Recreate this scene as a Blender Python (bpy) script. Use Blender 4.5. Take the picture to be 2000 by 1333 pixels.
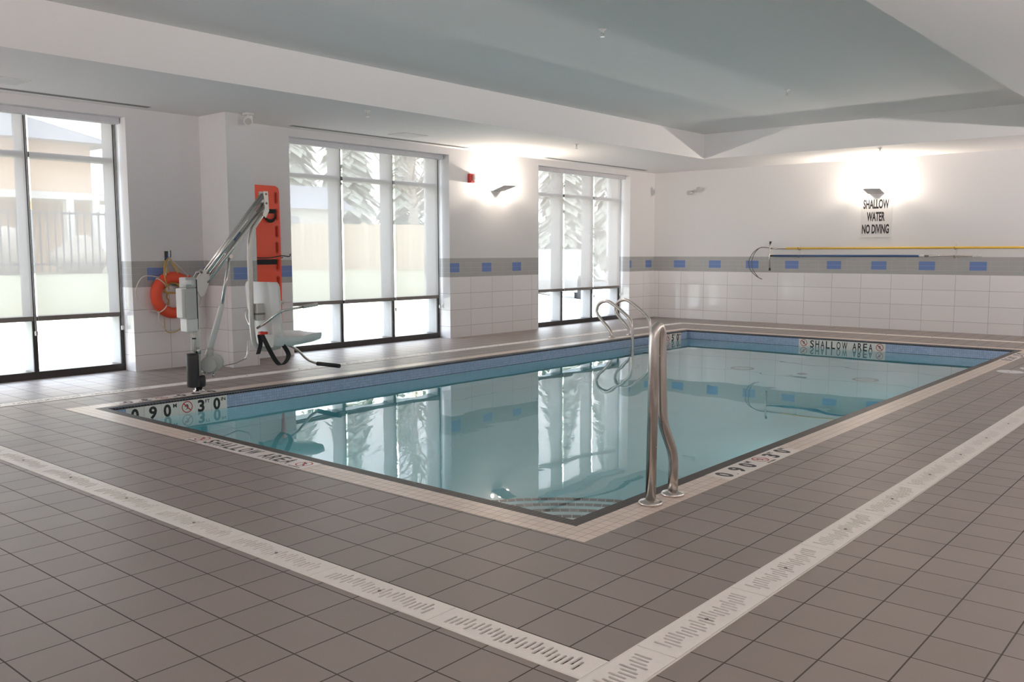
import bpy, bmesh, math, random
from mathutils import Vector, Matrix

for o in list(bpy.data.objects):
    bpy.data.objects.remove(o)
S = bpy.context.scene
C = S.collection
random.seed(7)

# ------------------------------------------------------------------ camera
CAM = Vector((-3.168, -2.323, 1.2319))
YAW, PITCH, ROLL, FPX = 0.7060, -0.0994, -0.0019, 1739.97
fw = Vector((math.cos(YAW) * math.cos(PITCH), math.sin(YAW) * math.cos(PITCH), math.sin(PITCH)))
rt = Vector((math.sin(YAW), -math.cos(YAW), 0))
up = rt.cross(fw)
rt2 = rt * math.cos(ROLL) + up * math.sin(ROLL)
up2 = -rt * math.sin(ROLL) + up * math.cos(ROLL)
cd = bpy.data.cameras.new('camera')
cam = bpy.data.objects.new('camera', cd)
C.objects.link(cam)
m = Matrix.Identity(4)
for i in range(3):
    m[i][0], m[i][1], m[i][2], m[i][3] = rt2[i], up2[i], -fw[i], CAM[i]
cam.matrix_world = m
cd.sensor_width = 36.0
cd.sensor_fit = 'HORIZONTAL'
cd.lens = 36.0 * FPX / 2000.0
cd.clip_start = 0.05
cd.clip_end = 500
S.camera = cam

# ------------------------------------------------------------------ room sizes
YW, XF = 6.64, 11.50            # window wall, far wall
YR, XN = -3.60, -7.00           # right wall, wall behind
H1, H2 = 2.70, 3.085            # soffit and tray height
TX0, TX1, TY0, TY1 = -4.2, 9.76, -0.40, 4.68
PX, PY = 9.397, 4.741           # pool edge (black tile outer line)
BK = 0.078                      # black edge tile width
BG = 0.160                      # beige border width
ZW = -0.135                     # water level

# ------------------------------------------------------------------ world and light
W = bpy.data.worlds.new('sky')
S.world = W
W.use_nodes = True
wn, wl = W.node_tree.nodes, W.node_tree.links
wn.clear()
wo = wn.new('ShaderNodeOutputWorld')
wb = wn.new('ShaderNodeBackground')
wg = wn.new('ShaderNodeTexCoord')
ws = wn.new('ShaderNodeSeparateXYZ')
wr = wn.new('ShaderNodeValToRGB')
wl.new(wg.outputs['Generated'], ws.inputs[0])
wl.new(ws.outputs['Z'], wr.inputs[0])
wr.color_ramp.elements[0].position = 0.0
wr.color_ramp.elements[0].color = (0.95, 0.97, 1.0, 1)
wr.color_ramp.elements[1].position = 0.6
wr.color_ramp.elements[1].color = (0.72, 0.84, 1.0, 1)
wl.new(wr.outputs[0], wb.inputs[0])
wl.new(wb.outputs[0], wo.inputs[0])
SKY = 10.0
wb.inputs[1].default_value = SKY
# lamp powers (W) and colours
SCP = 130.0
HID = 150.0
POOL_FILL_W = 3.8  # added underwater fill lamps
NEUT = (1.0, 0.91, 0.88)
WARM = (1.0, 0.87, 0.74)
S.view_settings.view_transform = 'Standard'
S.view_settings.look = 'None'
S.view_settings.exposure = 0.0
S.view_settings.gamma = 1.0
S.view_settings.use_curve_mapping = False
S.cycles.use_denoising = True
S.cycles.max_bounces = 14
S.cycles.diffuse_bounces = 6
S.cycles.glossy_bounces = 5
S.cycles.transmission_bounces = 8
S.cycles.transparent_max_bounces = 12
S.cycles.sample_clamp_indirect = 6.0

SCONCES = [  # x, y, wall normal towards the room; first row in view, others unseen
    (6.97, YW, (0, -1)), (XF, 2.55, (-1, 0)),
    (1.9, YR, (0, 1)), (6.6, YR, (0, 1)), (-2.6, YR, (0, 1)), (XN, 1.6, (1, 0)), (XF, -1.6, (-1, 0)), (-2.4, YW, (0, -1)), (XN, 4.6, (1, 0))]  # last rear-wall lamp added to brighten the left wall and column


def lamp(name, loc, size, power, color, direction, spread=180):
    l = bpy.data.lights.new(name, 'AREA')
    l.shape = 'RECTANGLE'
    l.size, l.size_y = size
    l.energy = power
    l.color = color
    l.spread = math.radians(spread)
    o = bpy.data.objects.new(name, l)
    C.objects.link(o)
    o.location = loc
    o.rotation_euler = Vector(direction).to_track_quat('-Z', 'Y').to_euler()
    return o


# ------------------------------------------------------------------ object helpers
def tag(o, label=None, cat=None, group=None, kind=None):
    if label: o['label'] = label
    if cat: o['category'] = cat
    if group: o['group'] = group
    if kind: o['kind'] = kind
    return o


def thing(name, label, cat, loc=(0, 0, 0), rz=0.0, group=None, kind=None):
    o = bpy.data.objects.new(name, None)
    C.objects.link(o)
    o.location = loc
    o.rotation_euler = (0, 0, rz)
    o.empty_display_size = 0.1
    return tag(o, label, cat, group, kind)


def link(name, me, mat=None, parent=None, smooth=False):
    o = bpy.data.objects.new(name, me)
    C.objects.link(o)
    if mat is not None:
        for mm in (mat if isinstance(mat, (list, tuple)) else [mat]):
            me.materials.append(mm)
    if parent: o.parent = parent
    if smooth:
        for p in me.polygons: p.use_smooth = True
    return o


def auto_smooth(o, ang=35):
    me = o.data
    for p in me.polygons: p.use_smooth = True
    bm = bmesh.new(); bm.from_mesh(me)
    for e in bm.edges:
        if len(e.link_faces) == 2 and e.calc_face_angle(0) > math.radians(ang): e.smooth = False
    bm.to_mesh(me); bm.free()
    return o


def copy_tree(o, parent=None):
    c = o.copy()
    C.objects.link(c)
    c.parent = parent
    for ch in [x for x in bpy.data.objects if x.parent == o]:
        copy_tree(ch, c)
    return c


class MB:
    def __init__(s):
        s.bm = bmesh.new()

    def box(s, x0, x1, y0, y1, z0, z1, mi=0, bev=0.0, M=None):
        r = bmesh.ops.create_cube(s.bm, size=1.0)
        vs = r['verts']
        for v in vs:
            v.co = Vector(((x0 + x1) / 2 + v.co.x * (x1 - x0), (y0 + y1) / 2 + v.co.y * (y1 - y0), (z0 + z1) / 2 + v.co.z * (z1 - z0)))
        fs = list({f for v in vs for f in v.link_faces})
        for f in fs: f.material_index = mi
        if bev > 0:
            es = list({e for v in vs for e in v.link_edges})
            rb = bmesh.ops.bevel(s.bm, geom=es, offset=bev, segments=2, affect='EDGES', profile=0.6)
            vs = list({v for f in rb['faces'] for v in f.verts} | {v for v in vs if v.is_valid})
            for f in rb['faces']: f.material_index = mi
        if M is not None:
            bmesh.ops.transform(s.bm, matrix=M, verts=[v for v in vs if v.is_valid])
        return s

    def face(s, pts, mi=0):
        f = s.bm.faces.new([s.bm.verts.new(p) for p in pts])
        f.material_index = mi
        return s

    def tube(s, pts, r, n=12, mi=0, cap=True, radii=None, flat=1.0):
        pts = [Vector(p) for p in pts]
        prev = None
        rings = []
        for i, p in enumerate(pts):
            if i == 0: t = pts[1] - pts[0]
            elif i == len(pts) - 1: t = pts[-1] - pts[-2]
            else: t = (pts[i + 1] - p).normalized() + (p - pts[i - 1]).normalized()
            t = t.normalized() if t.length > 1e-9 else Vector((0, 0, 1))
            if prev is None:
                a = Vector((0, 0, 1)) if abs(t.z) < 0.9 else Vector((1, 0, 0))
                nrm = (a - t * a.dot(t)).normalized()
            else:
                nrm = (prev - t * prev.dot(t)).normalized()
            prev = nrm
            b = t.cross(nrm)
            rr = radii[i] if radii else r
            rings.append([s.bm.verts.new(p + (nrm * math.cos(2 * math.pi * k / n) * flat + b * math.sin(2 * math.pi * k / n)) * rr) for k in range(n)])
        for i in range(len(rings) - 1):
            for k in range(n):
                f = s.bm.faces.new((rings[i][k], rings[i][(k + 1) % n], rings[i + 1][(k + 1) % n], rings[i + 1][k]))
                f.material_index = mi
                f.smooth = True
        if cap:
            s.bm.faces.new(list(reversed(rings[0]))).material_index = mi
            s.bm.faces.new(rings[-1]).material_index = mi
        return s

    def cyl(s, x, y, z0, z1, r, n=32, mi=0, r2=None):
        return s.tube([(x, y, z0), (x, y, z1)], r, n, mi, True, [r, r if r2 is None else r2])

    def lathe(s, prof, c=(0, 0, 0), n=32, mi=0, M=None):
        rings = []
        new = []
        for (r, z) in prof:
            ring = [s.bm.verts.new(Vector((c[0] + r * math.cos(2 * math.pi * k / n), c[1] + r * math.sin(2 * math.pi * k / n), c[2] + z))) for k in range(n)]
            rings.append(ring); new += ring
        for i in range(len(rings) - 1):
            for k in range(n):
                f = s.bm.faces.new((rings[i][k], rings[i][(k + 1) % n], rings[i + 1][(k + 1) % n], rings[i + 1][k]))
                f.material_index = mi; f.smooth = True
        if prof[0][0] > 1e-6: s.bm.faces.new(list(reversed(rings[0]))).material_index = mi
        if prof[-1][0] > 1e-6: s.bm.faces.new(rings[-1]).material_index = mi
        if M is not None: bmesh.ops.transform(s.bm, matrix=M, verts=new)
        return s

    def strip(s, pts, w, th, side, mi=0):
        """flat strap along pts, wide along `side`"""
        side = Vector(side).normalized() * (w / 2)
        pts = [Vector(p) for p in pts]
        rows = []
        for i, p in enumerate(pts):
            t = (pts[min(i + 1, len(pts) - 1)] - pts[max(i - 1, 0)]).normalized()
            nn = t.cross(side).normalized() * (th / 2)
            rows.append([s.bm.verts.new(q) for q in (p - side - nn, p + side - nn, p + side + nn, p - side + nn)])
        for i in range(len(rows) - 1):
            for k in range(4):
                s.bm.faces.new((rows[i][k], rows[i][(k + 1) % 4], rows[i + 1][(k + 1) % 4], rows[i + 1][k])).material_index = mi
        s.bm.faces.new(list(reversed(rows[0]))).material_index = mi
        s.bm.faces.new(rows[-1]).material_index = mi
        return s

    def grid(s, fn, nu, nv, th=0.0, mi=0):
        """thick sheet from fn(u,v) -> (point, normal)"""
        A = [[fn(i / nu, j / nv) for j in range(nv + 1)] for i in range(nu + 1)]
        T = [[s.bm.verts.new(Vector(p) + Vector(n).normalized() * th / 2) for p, n in row] for row in A]
        B = [[s.bm.verts.new(Vector(p) - Vector(n).normalized() * th / 2) for p, n in row] for row in A]
        def q(a, b, c, d):
            f = s.bm.faces.new((a, b, c, d)); f.material_index = mi; f.smooth = True
        for i in range(nu):
            for j in range(nv):
                q(T[i][j], T[i + 1][j], T[i + 1][j + 1], T[i][j + 1])
                q(B[i][j + 1], B[i + 1][j + 1], B[i + 1][j], B[i][j])
        for i in range(nu):
            q(T[i + 1][0], T[i][0], B[i][0], B[i + 1][0])
            q(T[i][nv], T[i + 1][nv], B[i + 1][nv], B[i][nv])
        for j in range(nv):
            q(T[0][j], T[0][j + 1], B[0][j + 1], B[0][j])
            q(T[nu][j + 1], T[nu][j], B[nu][j], B[nu][j + 1])
        return s

    def build(s, name, mat, parent=None, sm=None, M=None):
        if M is not None: bmesh.ops.transform(s.bm, matrix=M, verts=s.bm.verts[:])
        bmesh.ops.recalc_face_normals(s.bm, faces=s.bm.faces[:])
        me = bpy.data.meshes.new(name)
        s.bm.to_mesh(me)
        s.bm.free()
        o = link(name, me, mat, parent)
        if sm: auto_smooth(o, sm)
        return o


def bez(ps, n=8):
    """smooth polyline through ps (Catmull-Rom)"""
    ps = [Vector(p) for p in ps]
    P = [ps[0]] + ps + [ps[-1]]
    out = []
    for i in range(1, len(P) - 2):
        p0, p1, p2, p3 = P[i - 1], P[i], P[i + 1], P[i + 2]
        for k in range(n):
            t = k / n
            out.append(0.5 * ((2 * p1) + (p2 - p0) * t + (2 * p0 - 5 * p1 + 4 * p2 - p3) * t * t + (-p0 + 3 * p1 - 3 * p2 + p3) * t ** 3))
    out.append(ps[-1])
    return out


def fillet(ps, r, n=6):
    """polyline with rounded corners"""
    ps = [Vector(p) for p in ps]
    out = [ps[0]]
    for i in range(1, len(ps) - 1):
        a, b, c = ps[i - 1], ps[i], ps[i + 1]
        rr = r[i - 1] if isinstance(r, (list, tuple)) else r
        d = min(rr, (a - b).length * 0.48, (c - b).length * 0.48)
        p, q = b + (a - b).normalized() * d, b + (c - b).normalized() * d
        for k in range(n + 1):
            t = k / n
            out.append(p * (1 - t) ** 2 + b * 2 * t * (1 - t) + q * t * t)
    out.append(ps[-1])
    return out


def curve_plate(loops, depth, bevel=0.0, bev_res=1):
    """2-D outline with holes -> solid mesh (local XY, centred on z=0)"""
    cu = bpy.data.curves.new('outline', 'CURVE')
    cu.dimensions = '2D'
    cu.fill_mode = 'BOTH'
    cu.extrude = depth / 2
    cu.bevel_depth = bevel
    cu.bevel_resolution = bev_res
    for lp in loops:
        sp = cu.splines.new('POLY')
        sp.points.add(len(lp) - 1)
        for i, p in enumerate(lp): sp.points[i].co = (p[0], p[1], 0, 1)
        sp.use_cyclic_u = True
    o = bpy.data.objects.new('outline', cu)
    C.objects.link(o)
    bpy.context.view_layer.update()
    me = bpy.data.meshes.new_from_object(o.evaluated_get(bpy.context.evaluated_depsgraph_get()))
    bpy.data.objects.remove(o)
    bpy.data.curves.remove(cu)
    return me


def slot_loop(cx, cy, w, h, n=5):
    """stadium outline w wide (x), h long (y)"""
    r = min(w, h) / 2
    L = []
    if h >= w:
        for k in range(n + 1):
            a = math.pi * k / n
            L.append((cx + r * math.cos(a), cy + h / 2 - r + r * math.sin(a)))
        for k in range(n + 1):
            a = math.pi + math.pi * k / n
            L.append((cx + r * math.cos(a), cy - h / 2 + r + r * math.sin(a)))
    else:
        for k in range(n + 1):
            a = -math.pi / 2 + math.pi * k / n
            L.append((cx + w / 2 - r + r * math.cos(a), cy + r * math.sin(a)))
        for k in range(n + 1):
            a = math.pi / 2 + math.pi * k / n
            L.append((cx - w / 2 + r + r * math.cos(a), cy + r * math.sin(a)))
    return L


def round_rect(x0, x1, y0, y1, r, n=5):
    L = []
    for (cx, cy, a0) in ((x1 - r, y1 - r, 0), (x0 + r, y1 - r, 90), (x0 + r, y0 + r, 180), (x1 - r, y0 + r, 270)):
        for k in range(n + 1):
            a = math.radians(a0 + 90 * k / n)
            L.append((cx + r * math.cos(a), cy + r * math.sin(a)))
    return L


def text_pts(txt, x0, x1, y0, y1, depth, bold=0.0):
    """lettering fitted into the box; returns (verts, faces)"""
    cu = bpy.data.curves.new('lettering', 'FONT')
    cu.body = txt
    cu.size = 1.0
    cu.offset = bold
    cu.extrude = 0.01
    cu.resolution_u = 3
    o = bpy.data.objects.new('lettering', cu)
    C.objects.link(o)
    bpy.context.view_layer.update()
    me = bpy.data.meshes.new_from_object(o.evaluated_get(bpy.context.evaluated_depsgraph_get()))
    bpy.data.objects.remove(o)
    bpy.data.curves.remove(cu)
    xs = [v.co.x for v in me.vertices]; ys = [v.co.y for v in me.vertices]
    ax, bx, ay, by = min(xs), max(xs), min(ys), max(ys)
    V = [(x0 + (v.co.x - ax) / (bx - ax) * (x1 - x0), y0 + (v.co.y - ay) / (by - ay) * (y1 - y0), v.co.z / 0.01 * depth / 2) for v in me.vertices]
    F = [tuple(p.vertices) for p in me.polygons]
    bpy.data.meshes.remove(me)
    return V, F


def merge(parts):
    V, F = [], []
    for v, f in parts:
        k = len(V)
        V += v
        F += [tuple(i + k for i in q) for q in f]
    return V, F


def raw(name, VF, mat, parent, M):
    me = bpy.data.meshes.new(name)
    me.from_pydata([tuple(M @ Vector(v)) for v in VF[0]], [], VF[1])
    me.update()
    return link(name, me, mat, parent)


def plate_obj(name, loops, depth, mat, parent, M, bevel=0.0):
    me = curve_plate(loops, depth, bevel)
    me.transform(M)
    me.name = name
    return link(name, me, mat, parent)


# ------------------------------------------------------------------ materials
class NT:
    def __init__(s, name):
        s.mat = bpy.data.materials.new(name)
        s.mat.use_nodes = True
        s.n, s.l = s.mat.node_tree.nodes, s.mat.node_tree.links
        s.b = s.n['Principled BSDF']
        s.out = s.n['Material Output']

    def new(s, t, **k):
        x = s.n.new(t)
        for a, v in k.items(): setattr(x, a, v)
        return x

    def put(s, sock, v):
        if hasattr(v, 'links') or isinstance(v, bpy.types.NodeSocket): s.l.new(v, sock)
        else: sock.default_value = v

    def m(s, op, a, b=0.0, c=None, clamp=False):
        x = s.new('ShaderNodeMath', operation=op, use_clamp=clamp)
        s.put(x.inputs[0], a); s.put(x.inputs[1], b)
        if c is not None: s.put(x.inputs[2], c)
        return x.outputs[0]

    def mix(s, f, a, b):
        x = s.new('ShaderNodeMix', data_type='RGBA')
        s.put(x.inputs[0], f)
        for k, v in ((6, a), (7, b)):
            s.put(x.inputs[k], v if isinstance(v, bpy.types.NodeSocket) else (v[0], v[1], v[2], 1))
        return x.outputs[2]

    def fmix(s, f, a, b):
        return s.m('ADD', s.m('MULTIPLY', s.m('SUBTRACT', 1.0, f), a), s.m('MULTIPLY', f, b))

    def pos(s):
        g = s.new('ShaderNodeNewGeometry')
        q = s.new('ShaderNodeSeparateXYZ')
        s.l.new(g.outputs['Position'], q.inputs[0])
        return q.outputs[0], q.outputs[1], q.outputs[2], g

    def objpos(s):
        g = s.new('ShaderNodeTexCoord')
        q = s.new('ShaderNodeSeparateXYZ')
        s.l.new(g.outputs['Object'], q.inputs[0])
        return q.outputs[0], q.outputs[1], q.outputs[2], g

    def line(s, c, off, pitch, w):
        """1 on the joint lines at off+k*pitch of width w"""
        f = s.m('FRACT', s.m('ADD', s.m('DIVIDE', s.m('SUBTRACT', c, off), pitch), 0.5))
        dist = s.m('ABSOLUTE', s.m('SUBTRACT', f, 0.5))
        return s.m('LESS_THAN', dist, w / 2 / pitch)

    def cell(s, c, off, pitch):
        return s.m('FLOOR', s.m('DIVIDE', s.m('SUBTRACT', c, off), pitch))

    def white(s, a, b):
        v = s.new('ShaderNodeCombineXYZ')
        s.put(v.inputs[0], a); s.put(v.inputs[1], b)
        x = s.new('ShaderNodeTexWhiteNoise', noise_dimensions='3D')
        s.l.new(v.outputs[0], x.inputs[0])
        return x.outputs['Value']

    def noise(s, scale, detail=3.0, vec=None, rough=0.5):
        x = s.new('ShaderNodeTexNoise')
        x.inputs['Scale'].default_value = scale
        x.inputs['Detail'].default_value = detail
        x.inputs['Roughness'].default_value = rough
        if vec is None:
            g = s.new('ShaderNodeNewGeometry'); vec = g.outputs['Position']
        s.l.new(vec, x.inputs['Vector'])
        return x.outputs[0]

    def bump(s, h, strength=0.2, dist=0.005):
        x = s.new('ShaderNodeBump')
        x.inputs['Strength'].default_value = strength
        x.inputs['Distance'].default_value = dist
        s.l.new(h, x.inputs['Height'])
        s.l.new(x.outputs[0], s.b.inputs['Normal'])
        return x

    def col(s, v): s.put(s.b.inputs['Base Color'], v if isinstance(v, bpy.types.NodeSocket) else (v[0], v[1], v[2], 1))
    def rough(s, v): s.put(s.b.inputs['Roughness'], v)
    def metal(s, v): s.put(s.b.inputs['Metallic'], v)


def basic(name, c, r=0.5, metal=0.0, var=0.06, scale=25.0, bump=0.0):
    t = NT(name)
    n = t.noise(scale)
    f = t.m('MULTIPLY_ADD', n, 2 * var, 1 - var)
    x = t.new('ShaderNodeMix', data_type='RGBA', blend_type='MULTIPLY')
    x.inputs[0].default_value = 1.0
    x.inputs[6].default_value = (*c, 1)
    cc = t.new('ShaderNodeCombineColor')
    for k in range(3): t.l.new(f, cc.inputs[k])
    t.l.new(cc.outputs[0], x.inputs[7])
    t.col(x.outputs[2])
    t.rough(t.m('MULTIPLY_ADD', n, 0.1, r - 0.05))
    t.metal(metal)
    if bump: t.bump(n, bump, 0.003)
    return t.mat


MAT = {}


def make_materials():
    # deck tile
    t = NT('deck_tile')
    x, y, z, g = t.pos()
    inner = t.m('MULTIPLY', t.m('GREATER_THAN', x, -1.03), t.m('GREATER_THAN', y, -0.88))
    gw = 0.0052
    li = t.m('MAXIMUM', t.line(x, 0.032, 0.2085, gw), t.line(y, -0.083, 0.2115, gw))
    lo = t.m('MAXIMUM', t.line(x, 0.0022, 0.2, gw), t.line(y, 0.1085, 0.2079, gw))
    grout = t.fmix(inner, lo, li)
    ci = t.white(t.cell(x, 0.032, 0.2085), t.cell(y, -0.083, 0.2115))
    co = t.white(t.cell(x, 0.0022, 0.2), t.cell(y, 0.1085, 0.2079))
    rnd = t.fmix(inner, co, ci)
    fine = t.noise(420.0, 2.0)
    mott = t.noise(3.0, 3.0)
    base = t.mix(rnd, (0.252, 0.207, 0.184), (0.282, 0.231, 0.207))
    base = t.mix(t.m('MULTIPLY', mott, 0.35), base, (0.205, 0.190, 0.182))
    base = t.mix(t.m('MULTIPLY', t.m('GREATER_THAN', fine, 0.56), 0.22), base, (0.33, 0.30, 0.28))
    t.col(t.mix(grout, base, (0.055, 0.043, 0.036)))
    t.rough(t.fmix(grout, t.m('MULTIPLY_ADD', mott, 0.10, 0.36), 0.8))
    h = t.m('ADD', t.m('MULTIPLY', t.m('SUBTRACT', 1.0, grout), 1.0), t.m('MULTIPLY', fine, 0.16))
    t.bump(h, 0.35, 0.002)
    MAT['deck'] = t.mat

    def mosaic(name, c1, c2, gc, pitch, gw, r, offx=0.0, offy=0.0, along_z=False, r2=None):
        t = NT(name)
        x, y, z, g = t.pos()
        if along_z:
            nx = t.new('ShaderNodeSeparateXYZ'); t.l.new(g.outputs['True Normal'], nx.inputs[0])
            isx = t.m('GREATER_THAN', t.m('ABSOLUTE', nx.outputs[0]), 0.5)
            a = t.fmix(isx, x, y); b = z
        else:
            a, b = x, y
        p2 = r2 or pitch
        gl = t.m('MAXIMUM', t.line(a, offx, pitch, gw), t.line(b, offy, p2, gw))
        rnd = t.white(t.cell(a, offx, pitch), t.cell(b, offy, p2))
        t.col(t.mix(gl, t.mix(rnd, c1, c2), gc))
        t.rough(t.fmix(gl, r, 0.7))
        t.bump(t.m('SUBTRACT', 1.0, gl), 0.3, 0.001)
        if name.startswith('black'): t.b.inputs['Specular IOR Level'].default_value = 0.22
        return t.mat
    MAT['beige'] = mosaic('beige_mosaic', (0.68, 0.565, 0.48), (0.75, 0.635, 0.55), (0.40, 0.30, 0.24), 0.0533, 0.0028, 0.32)
    MAT['blueband'] = mosaic('blue_mosaic', (0.34, 0.42, 0.60), (0.41, 0.50, 0.69), (0.20, 0.24, 0.32), 0.0262, 0.0022, 0.12, 0, -0.002, True)
    MAT['darkband'] = mosaic('dark_mosaic', (0.03, 0.07, 0.11), (0.05, 0.10, 0.15), (0.12, 0.18, 0.22), 0.0262, 0.0022, 0.15, 0, -0.002, True)
    MAT['blackx'] = mosaic('black_edge_tile_x', (0.022, 0.018, 0.017), (0.036, 0.029, 0.026), (0.26, 0.22, 0.195), 0.0262, 0.0022, 0.42, 0, 5.0, False, 40.0)
    MAT['blacky'] = mosaic('black_edge_tile_y', (0.022, 0.018, 0.017), (0.036, 0.029, 0.026), (0.26, 0.22, 0.195), 40.0, 0.0022, 0.42, 5.0, 0.0, False, 0.0262)

    # wall: painted above, grey band with blue inserts, white tile below
    def wall(name, toff, boff, bp, bw, band=True, vb=True):
        t = NT(name)
        x, y, z, g = t.pos()
        nx = t.new('ShaderNodeSeparateXYZ'); t.l.new(g.outputs['True Normal'], nx.inputs[0])
        isx = t.m('GREATER_THAN', t.m('ABSOLUTE', nx.outputs[0]), 0.5)
        a = t.fmix(isx, x, y)
        ta = t.m('LESS_THAN', z, 0.875)
        tb = t.m('LESS_THAN', z, 1.147)
        inb = t.m('SUBTRACT', tb, ta)
        gl = t.m('MAXIMUM', t.line(a, toff, 0.4715, 0.0045), t.line(z, 0.165, 0.2375, 0.0045))
        rnd = t.white(t.cell(a, toff, 0.4715), t.cell(z, 0.165, 0.2375))
        tile = t.mix(gl, t.mix(rnd, (0.81, 0.79, 0.795), (0.86, 0.84, 0.845)), (0.38, 0.34, 0.33))
        gl2 = t.m('MAXIMUM', t.line(z, 0.875, 0.068, 0.003), t.line(a, toff, 0.236, 0.002))
        sn = t.noise(9.0, 2.0)
        grey = t.mix(gl2, t.mix(sn, (0.37, 0.37, 0.365), (0.42, 0.415, 0.41)), (0.52, 0.52, 0.52))
        if isinstance(boff, list):
            o1 = boff[0]
            for lim, oo in boff[1:]:
                o1 = t.fmix(t.m('GREATER_THAN', x, lim), o1, oo)
            boff = o1
        fb = t.m('ABSOLUTE', t.m('SUBTRACT', t.m('FRACT', t.m('ADD', t.m('DIVIDE', t.m('SUBTRACT', a, boff), bp), 0.5)), 0.5))
        isb = t.m('MULTIPLY', t.m('LESS_THAN', fb, bw / 2 / bp), t.m('MULTIPLY', t.m('GREATER_THAN', z, 0.943), t.m('LESS_THAN', z, 1.078)))
        if not band: isb = t.m('MULTIPLY', isb, t.m('SUBTRACT', 1.0, isx))
        blue = t.mix(t.line(z, 0.875, 0.068, 0.004), (0.13, 0.21, 0.46), (0.28, 0.38, 0.62))
        bandc = t.mix(isb, grey, blue)
        paint = (0.735, 0.725, 0.73)
        c = t.mix(ta, t.mix(tb, paint, bandc), tile)
        t.col(c)
        ro = t.fmix(ta, t.fmix(tb, 0.65, 0.28), t.fmix(gl, 0.07, 0.6))
        t.rough(ro)
        mort = t.m('ADD', t.m('MULTIPLY', ta, t.m('SUBTRACT', 1.0, gl)), t.m('MULTIPLY', inb, t.m('SUBTRACT', 1.0, gl2)))
        wav = t.noise(2.2, 1.0)
        t.bump(t.m('ADD', mort, t.m('MULTIPLY', wav, 1.2)), 0.25, 0.002)
        return t.mat
    MAT['wall_win'] = wall('window_wall', 6.416, [1.57, (2.1, 3.18), (5.0, 6.07), (9.0, 11.31)], 0.695, 0.21, band=False)
    MAT['wall_far'] = wall('far_wall', 0.867, 1.037, 0.7215, 0.235)
    MAT['wall_col'] = wall('column_wall', 2.43, 2.26, 0.62, 0.20)

    t = NT('ceiling_paint')
    n = t.noise(300.0, 2.0)
    t.col((0.80, 0.785, 0.78)); t.rough(0.9)
    t.bump(n, 0.08, 0.001)
    MAT['ceil'] = t.mat

    MAT['plaster'] = basic('pool_plaster', (0.82, 0.86, 0.87), 0.6, 0, 0.04, 3.0)
    MAT['steptile'] = mosaic('step_edge_tile', (0.02, 0.02, 0.022), (0.04, 0.038, 0.038), (0.5, 0.5, 0.5), 0.0533, 0.004, 0.3)

    # water: clear refracting surface with a teal body
    t = NT('pool_water')
    t.n.remove(t.b)
    gl = t.new('ShaderNodeBsdfGlass')
    gl.inputs['IOR'].default_value = 1.333
    gl.inputs['Roughness'].default_value = 0.0
    gl.inputs['Color'].default_value = (1.0, 1.0, 1.0, 1)
    va = t.new('ShaderNodeVolumeAbsorption')
    va.inputs['Color'].default_value = (0.13, 0.86, 0.92, 1)
    va.inputs['Density'].default_value = 0.52
    x, y, z, g = t.pos()
    mp = t.new('ShaderNodeMapping'); mp.inputs['Scale'].default_value = (1, 1, 1)
    t.l.new(g.outputs['Position'], mp.inputs[0])
    n1 = t.noise(1.3, 1.5, mp.outputs[0])
    # a patch of fine ripples near the return jet
    dx = t.m('SUBTRACT', x, 1.45); dy = t.m('SUBTRACT', y, 1.75)
    d2 = t.m('ADD', t.m('MULTIPLY', dx, dx), t.m('MULTIPLY', dy, dy))
    near = t.m('POWER', 2.718, t.m('MULTIPLY', d2, -1.6))
    n2 = t.noise(13.0, 2.0, mp.outputs[0])
    h = t.m('ADD', t.m('MULTIPLY', n1, 1.0), t.m('MULTIPLY', t.m('MULTIPLY', n2, near), 0.16))
    bp_ = t.new('ShaderNodeBump')
    bp_.inputs['Strength'].default_value = 1.0
    bp_.inputs['Distance'].default_value = 0.0026
    t.l.new(h, bp_.inputs['Height'])
    t.l.new(bp_.outputs[0], gl.inputs['Normal'])
    # extra sheen on the top side only
    gs = t.new('ShaderNodeBsdfGlossy'); gs.inputs['Roughness'].default_value = 0.0
    t.l.new(bp_.outputs[0], gs.inputs['Normal'])
    fr = t.new('ShaderNodeFresnel'); fr.inputs[0].default_value = 1.333
    gg = t.new('ShaderNodeNewGeometry')
    mxw = t.new('ShaderNodeMixShader')
    t.l.new(t.m('MULTIPLY', t.m('MULTIPLY', fr.outputs[0], 0.45), t.m('SUBTRACT', 1.0, gg.outputs['Backfacing'])), mxw.inputs[0])
    t.l.new(gl.outputs[0], mxw.inputs[1]); t.l.new(gs.outputs[0], mxw.inputs[2])
    t.l.new(mxw.outputs[0], t.out.inputs['Surface'])
    t.l.new(va.outputs[0], t.out.inputs['Volume'])
    MAT['water'] = t.mat

    # window glass
    t = NT('window_glass')
    t.n.remove(t.b)
    tr = t.new('ShaderNodeBsdfTransparent'); tr.inputs[0].default_value = (0.93, 0.93, 0.925, 1)
    gs = t.new('ShaderNodeBsdfGlossy'); gs.inputs['Roughness'].default_value = 0.0
    fr = t.new('ShaderNodeFresnel')
    gg = t.new('ShaderNodeNewGeometry')
    t.l.new(t.fmix(gg.outputs['Backfacing'], 1.5, 1 / 1.5), fr.inputs[0])
    mx = t.new('ShaderNodeMixShader')
    t.l.new(fr.outputs[0], mx.inputs[0]); t.l.new(tr.outputs[0], mx.inputs[1]); t.l.new(gs.outputs[0], mx.inputs[2])
    t.l.new(mx.outputs[0], t.out.inputs['Surface'])
    MAT['glass'] = t.mat

    # sun screen cloth: part open weave, part light-passing white yarn
    t = NT('screen_cloth')
    t.n.remove(t.b)
    tr = t.new('ShaderNodeBsdfTransparent'); tr.inputs[0].default_value = (1, 0.99, 0.97, 1)
    df = t.new('ShaderNodeBsdfDiffuse'); df.inputs[0].default_value = (0.62, 0.61, 0.61, 1)
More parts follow.
